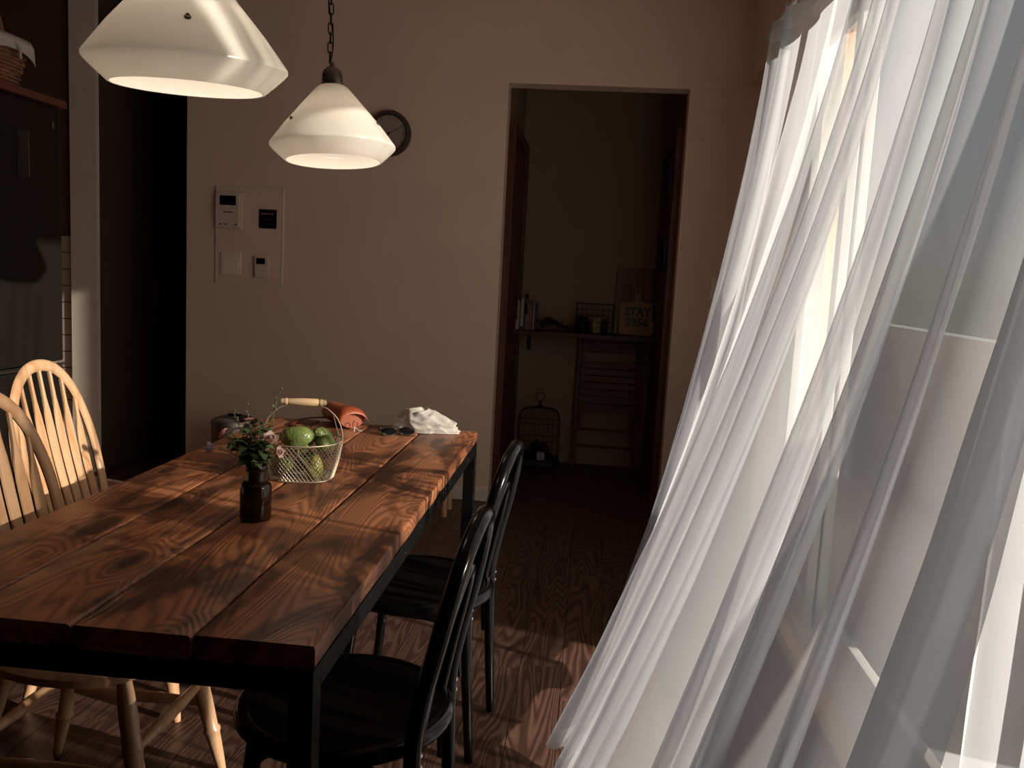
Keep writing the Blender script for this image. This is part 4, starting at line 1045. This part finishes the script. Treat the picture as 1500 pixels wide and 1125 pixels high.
MB().prism(poly, 0.016, Matrix.Translation((0, 0.008, 0.0)) @ FACE_CAM).build('paddle', 'cutboard', cb)
MB().lathe([(0.008, 0), (0.008, 0.0007), (0.0005, 0.0009)], 16, Matrix.Translation((0, -0.0081, 0.312)) @ FACE_CAM).build('hang_hole', 'iron', cb)
text_mesh('lettering', 'STAY', 0.082, 'black', cb, Matrix.Translation((0.004, -0.0085, 0.163)) @ FACE_CAM, 0.0006, 0.94, 'CENTER', 0.004)
text_mesh('lettering', '3356', 0.076, 'black', cb, Matrix.Translation((0.002, -0.0085, 0.088)) @ FACE_CAM, 0.0006, 1.06, 'CENTER', 0.004)
# folding chair leaning under the shelf
fc = thing('folding_chair', 'red-brown slatted wooden folding chair leaning folded on the nook wall', 'chair', (0.148, 6.205, 0)); fc.rotation_euler = (R(-6.5), 0, 0)
for s in (-1, 1):
    MB().bx(s*0.218-0.014, s*0.218+0.014, -0.012, 0.012, 0.006, 0.935, 0.004).build('outer_leg', 'redwood', fc)
    MB().bx(s*0.188-0.012, s*0.188+0.012, -0.034, -0.013, 0.30, 0.80, 0.004).build('seat_rail', 'redwood', fc)
    MB().lathe([(0.006, 0), (0.006, 0.012), (0.0005, 0.014)], 10, Matrix.Translation((s*0.204, -0.036, 0.52)) @ FACE_CAM).build('pivot_bolt', 'pewter', fc, True)
MB().bx(-0.203, 0.203, -0.016, 0.006, 0.845, 0.925, 0.005).build('back_rail', 'redwood_x', fc)
for k in range(7):
    z0_ = 0.43+0.0505*k; MB().bx(-0.203, 0.203, -0.046, -0.034, z0_, z0_+0.042, 0.003).build('slat', 'redwood_x', fc)
for zz in (0.285, 0.165): MB().tube([(-0.21, 0, zz), (0.21, 0, zz)], 0.010, 10).build('crossbar', 'redwood_x', fc, True)
# bird cage
bc = thing('bird_cage', 'dark wire bird cage with ring top on the nook floor', 'bird cage', (-0.325, 6.10, 0))
bars = MB(); NB_ = 30
def cg(a, g=1.0):
    e = 4.0; r = 1/((abs(math.cos(a))**e+abs(math.sin(a))**e)**(1/e)); return 0.148*r*math.cos(a)*g, 0.115*r*math.sin(a)*g
for k in range(NB_):
    a = 2*PI*(k+0.5)/NB_; X_, Y_ = cg(a)
    pts = [(X_, Y_, 0.075), (X_, Y_, 0.34)]+[(X_*f, Y_*f, z_) for f, z_ in ((0.985, 0.37), (0.93, 0.40), (0.80, 0.425), (0.55, 0.437), (0.25, 0.440), (0.06, 0.442))]
    bars.tube(pts, 0.0019, 5)
bars.build('bars', 'cagewire', bc, True)
hp = MB()
for zz in (0.078, 0.215, 0.34): hp.tube([(*cg(2*PI*k/48), zz) for k in range(48)], 0.0026, 6, True)
hp.build('hoops', 'cagewire', bc, True)
base = MB(); base.prism([cg(2*PI*k/40, 1.05) for k in range(40)], 0.03, Matrix.Translation((0, 0, 0.046))).build('tray', 'cagewire', bc)
MB().tube([(*cg(2*PI*k/48, 1.07), 0.045) for k in range(48)], 0.005, 6, True).build('tray_rim', 'cagewire', bc, True)
for sx in (-1, 1):
    for sy in (-1, 1): MB().lathe([(0.009, 0), (0.011, 0.01), (0.006, 0.02), (0.010, 0.046)], 10, Matrix.Translation((sx*0.125, sy*0.095, 0))).build('foot', 'cagewire', bc, True)
MB().lathe([(0.03, 0.438), (0.032, 0.446), (0.012, 0.458), (0.008, 0.472), (0.014, 0.482), (0.004, 0.492)], 16).build('finial', 'cagewire', bc, True)
MB().tube([(0.030*math.cos(2*PI*k/24), 0, 0.518+0.030*math.sin(2*PI*k/24)) for k in range(24)], 0.0035, 6, True).build('hanging_ring', 'cagewire', bc, True)
bxx = MB().box((-0.298, 6.04, 0.104), (0.052, 0.04, 0.055), None, 0.003).build('small_box', 'linen'); tag(bxx, 'small pale box sitting inside the bird cage', 'box')
dp = thing('dried_plant', 'dark dried foliage filling the bottom of the bird cage', 'plant', (-0.335, 6.12, 0.077))
rnd = random.Random(9)
for k in range(80):
    a = rnd.uniform(0, 2*PI); rr_ = rnd.uniform(0.0, 0.075); x_, y_ = rr_*math.cos(a), rr_*math.sin(a)
    T = Matrix.Translation((x_, y_, 0.005+rnd.uniform(0, 0.07))) @ Matrix.Rotation(a, 4, 'Z') @ Matrix.Rotation(rnd.uniform(-1.1, -0.1), 4, 'Y')
    place(leaf_mesh(0.05, 0.018, 0.3), T).build('leaf', 'dry', dp, True, 180)
MB().tube([(0, 0, 0), (0, 0, 0.08)], 0.008, 6).build('stem', 'dry', dp)
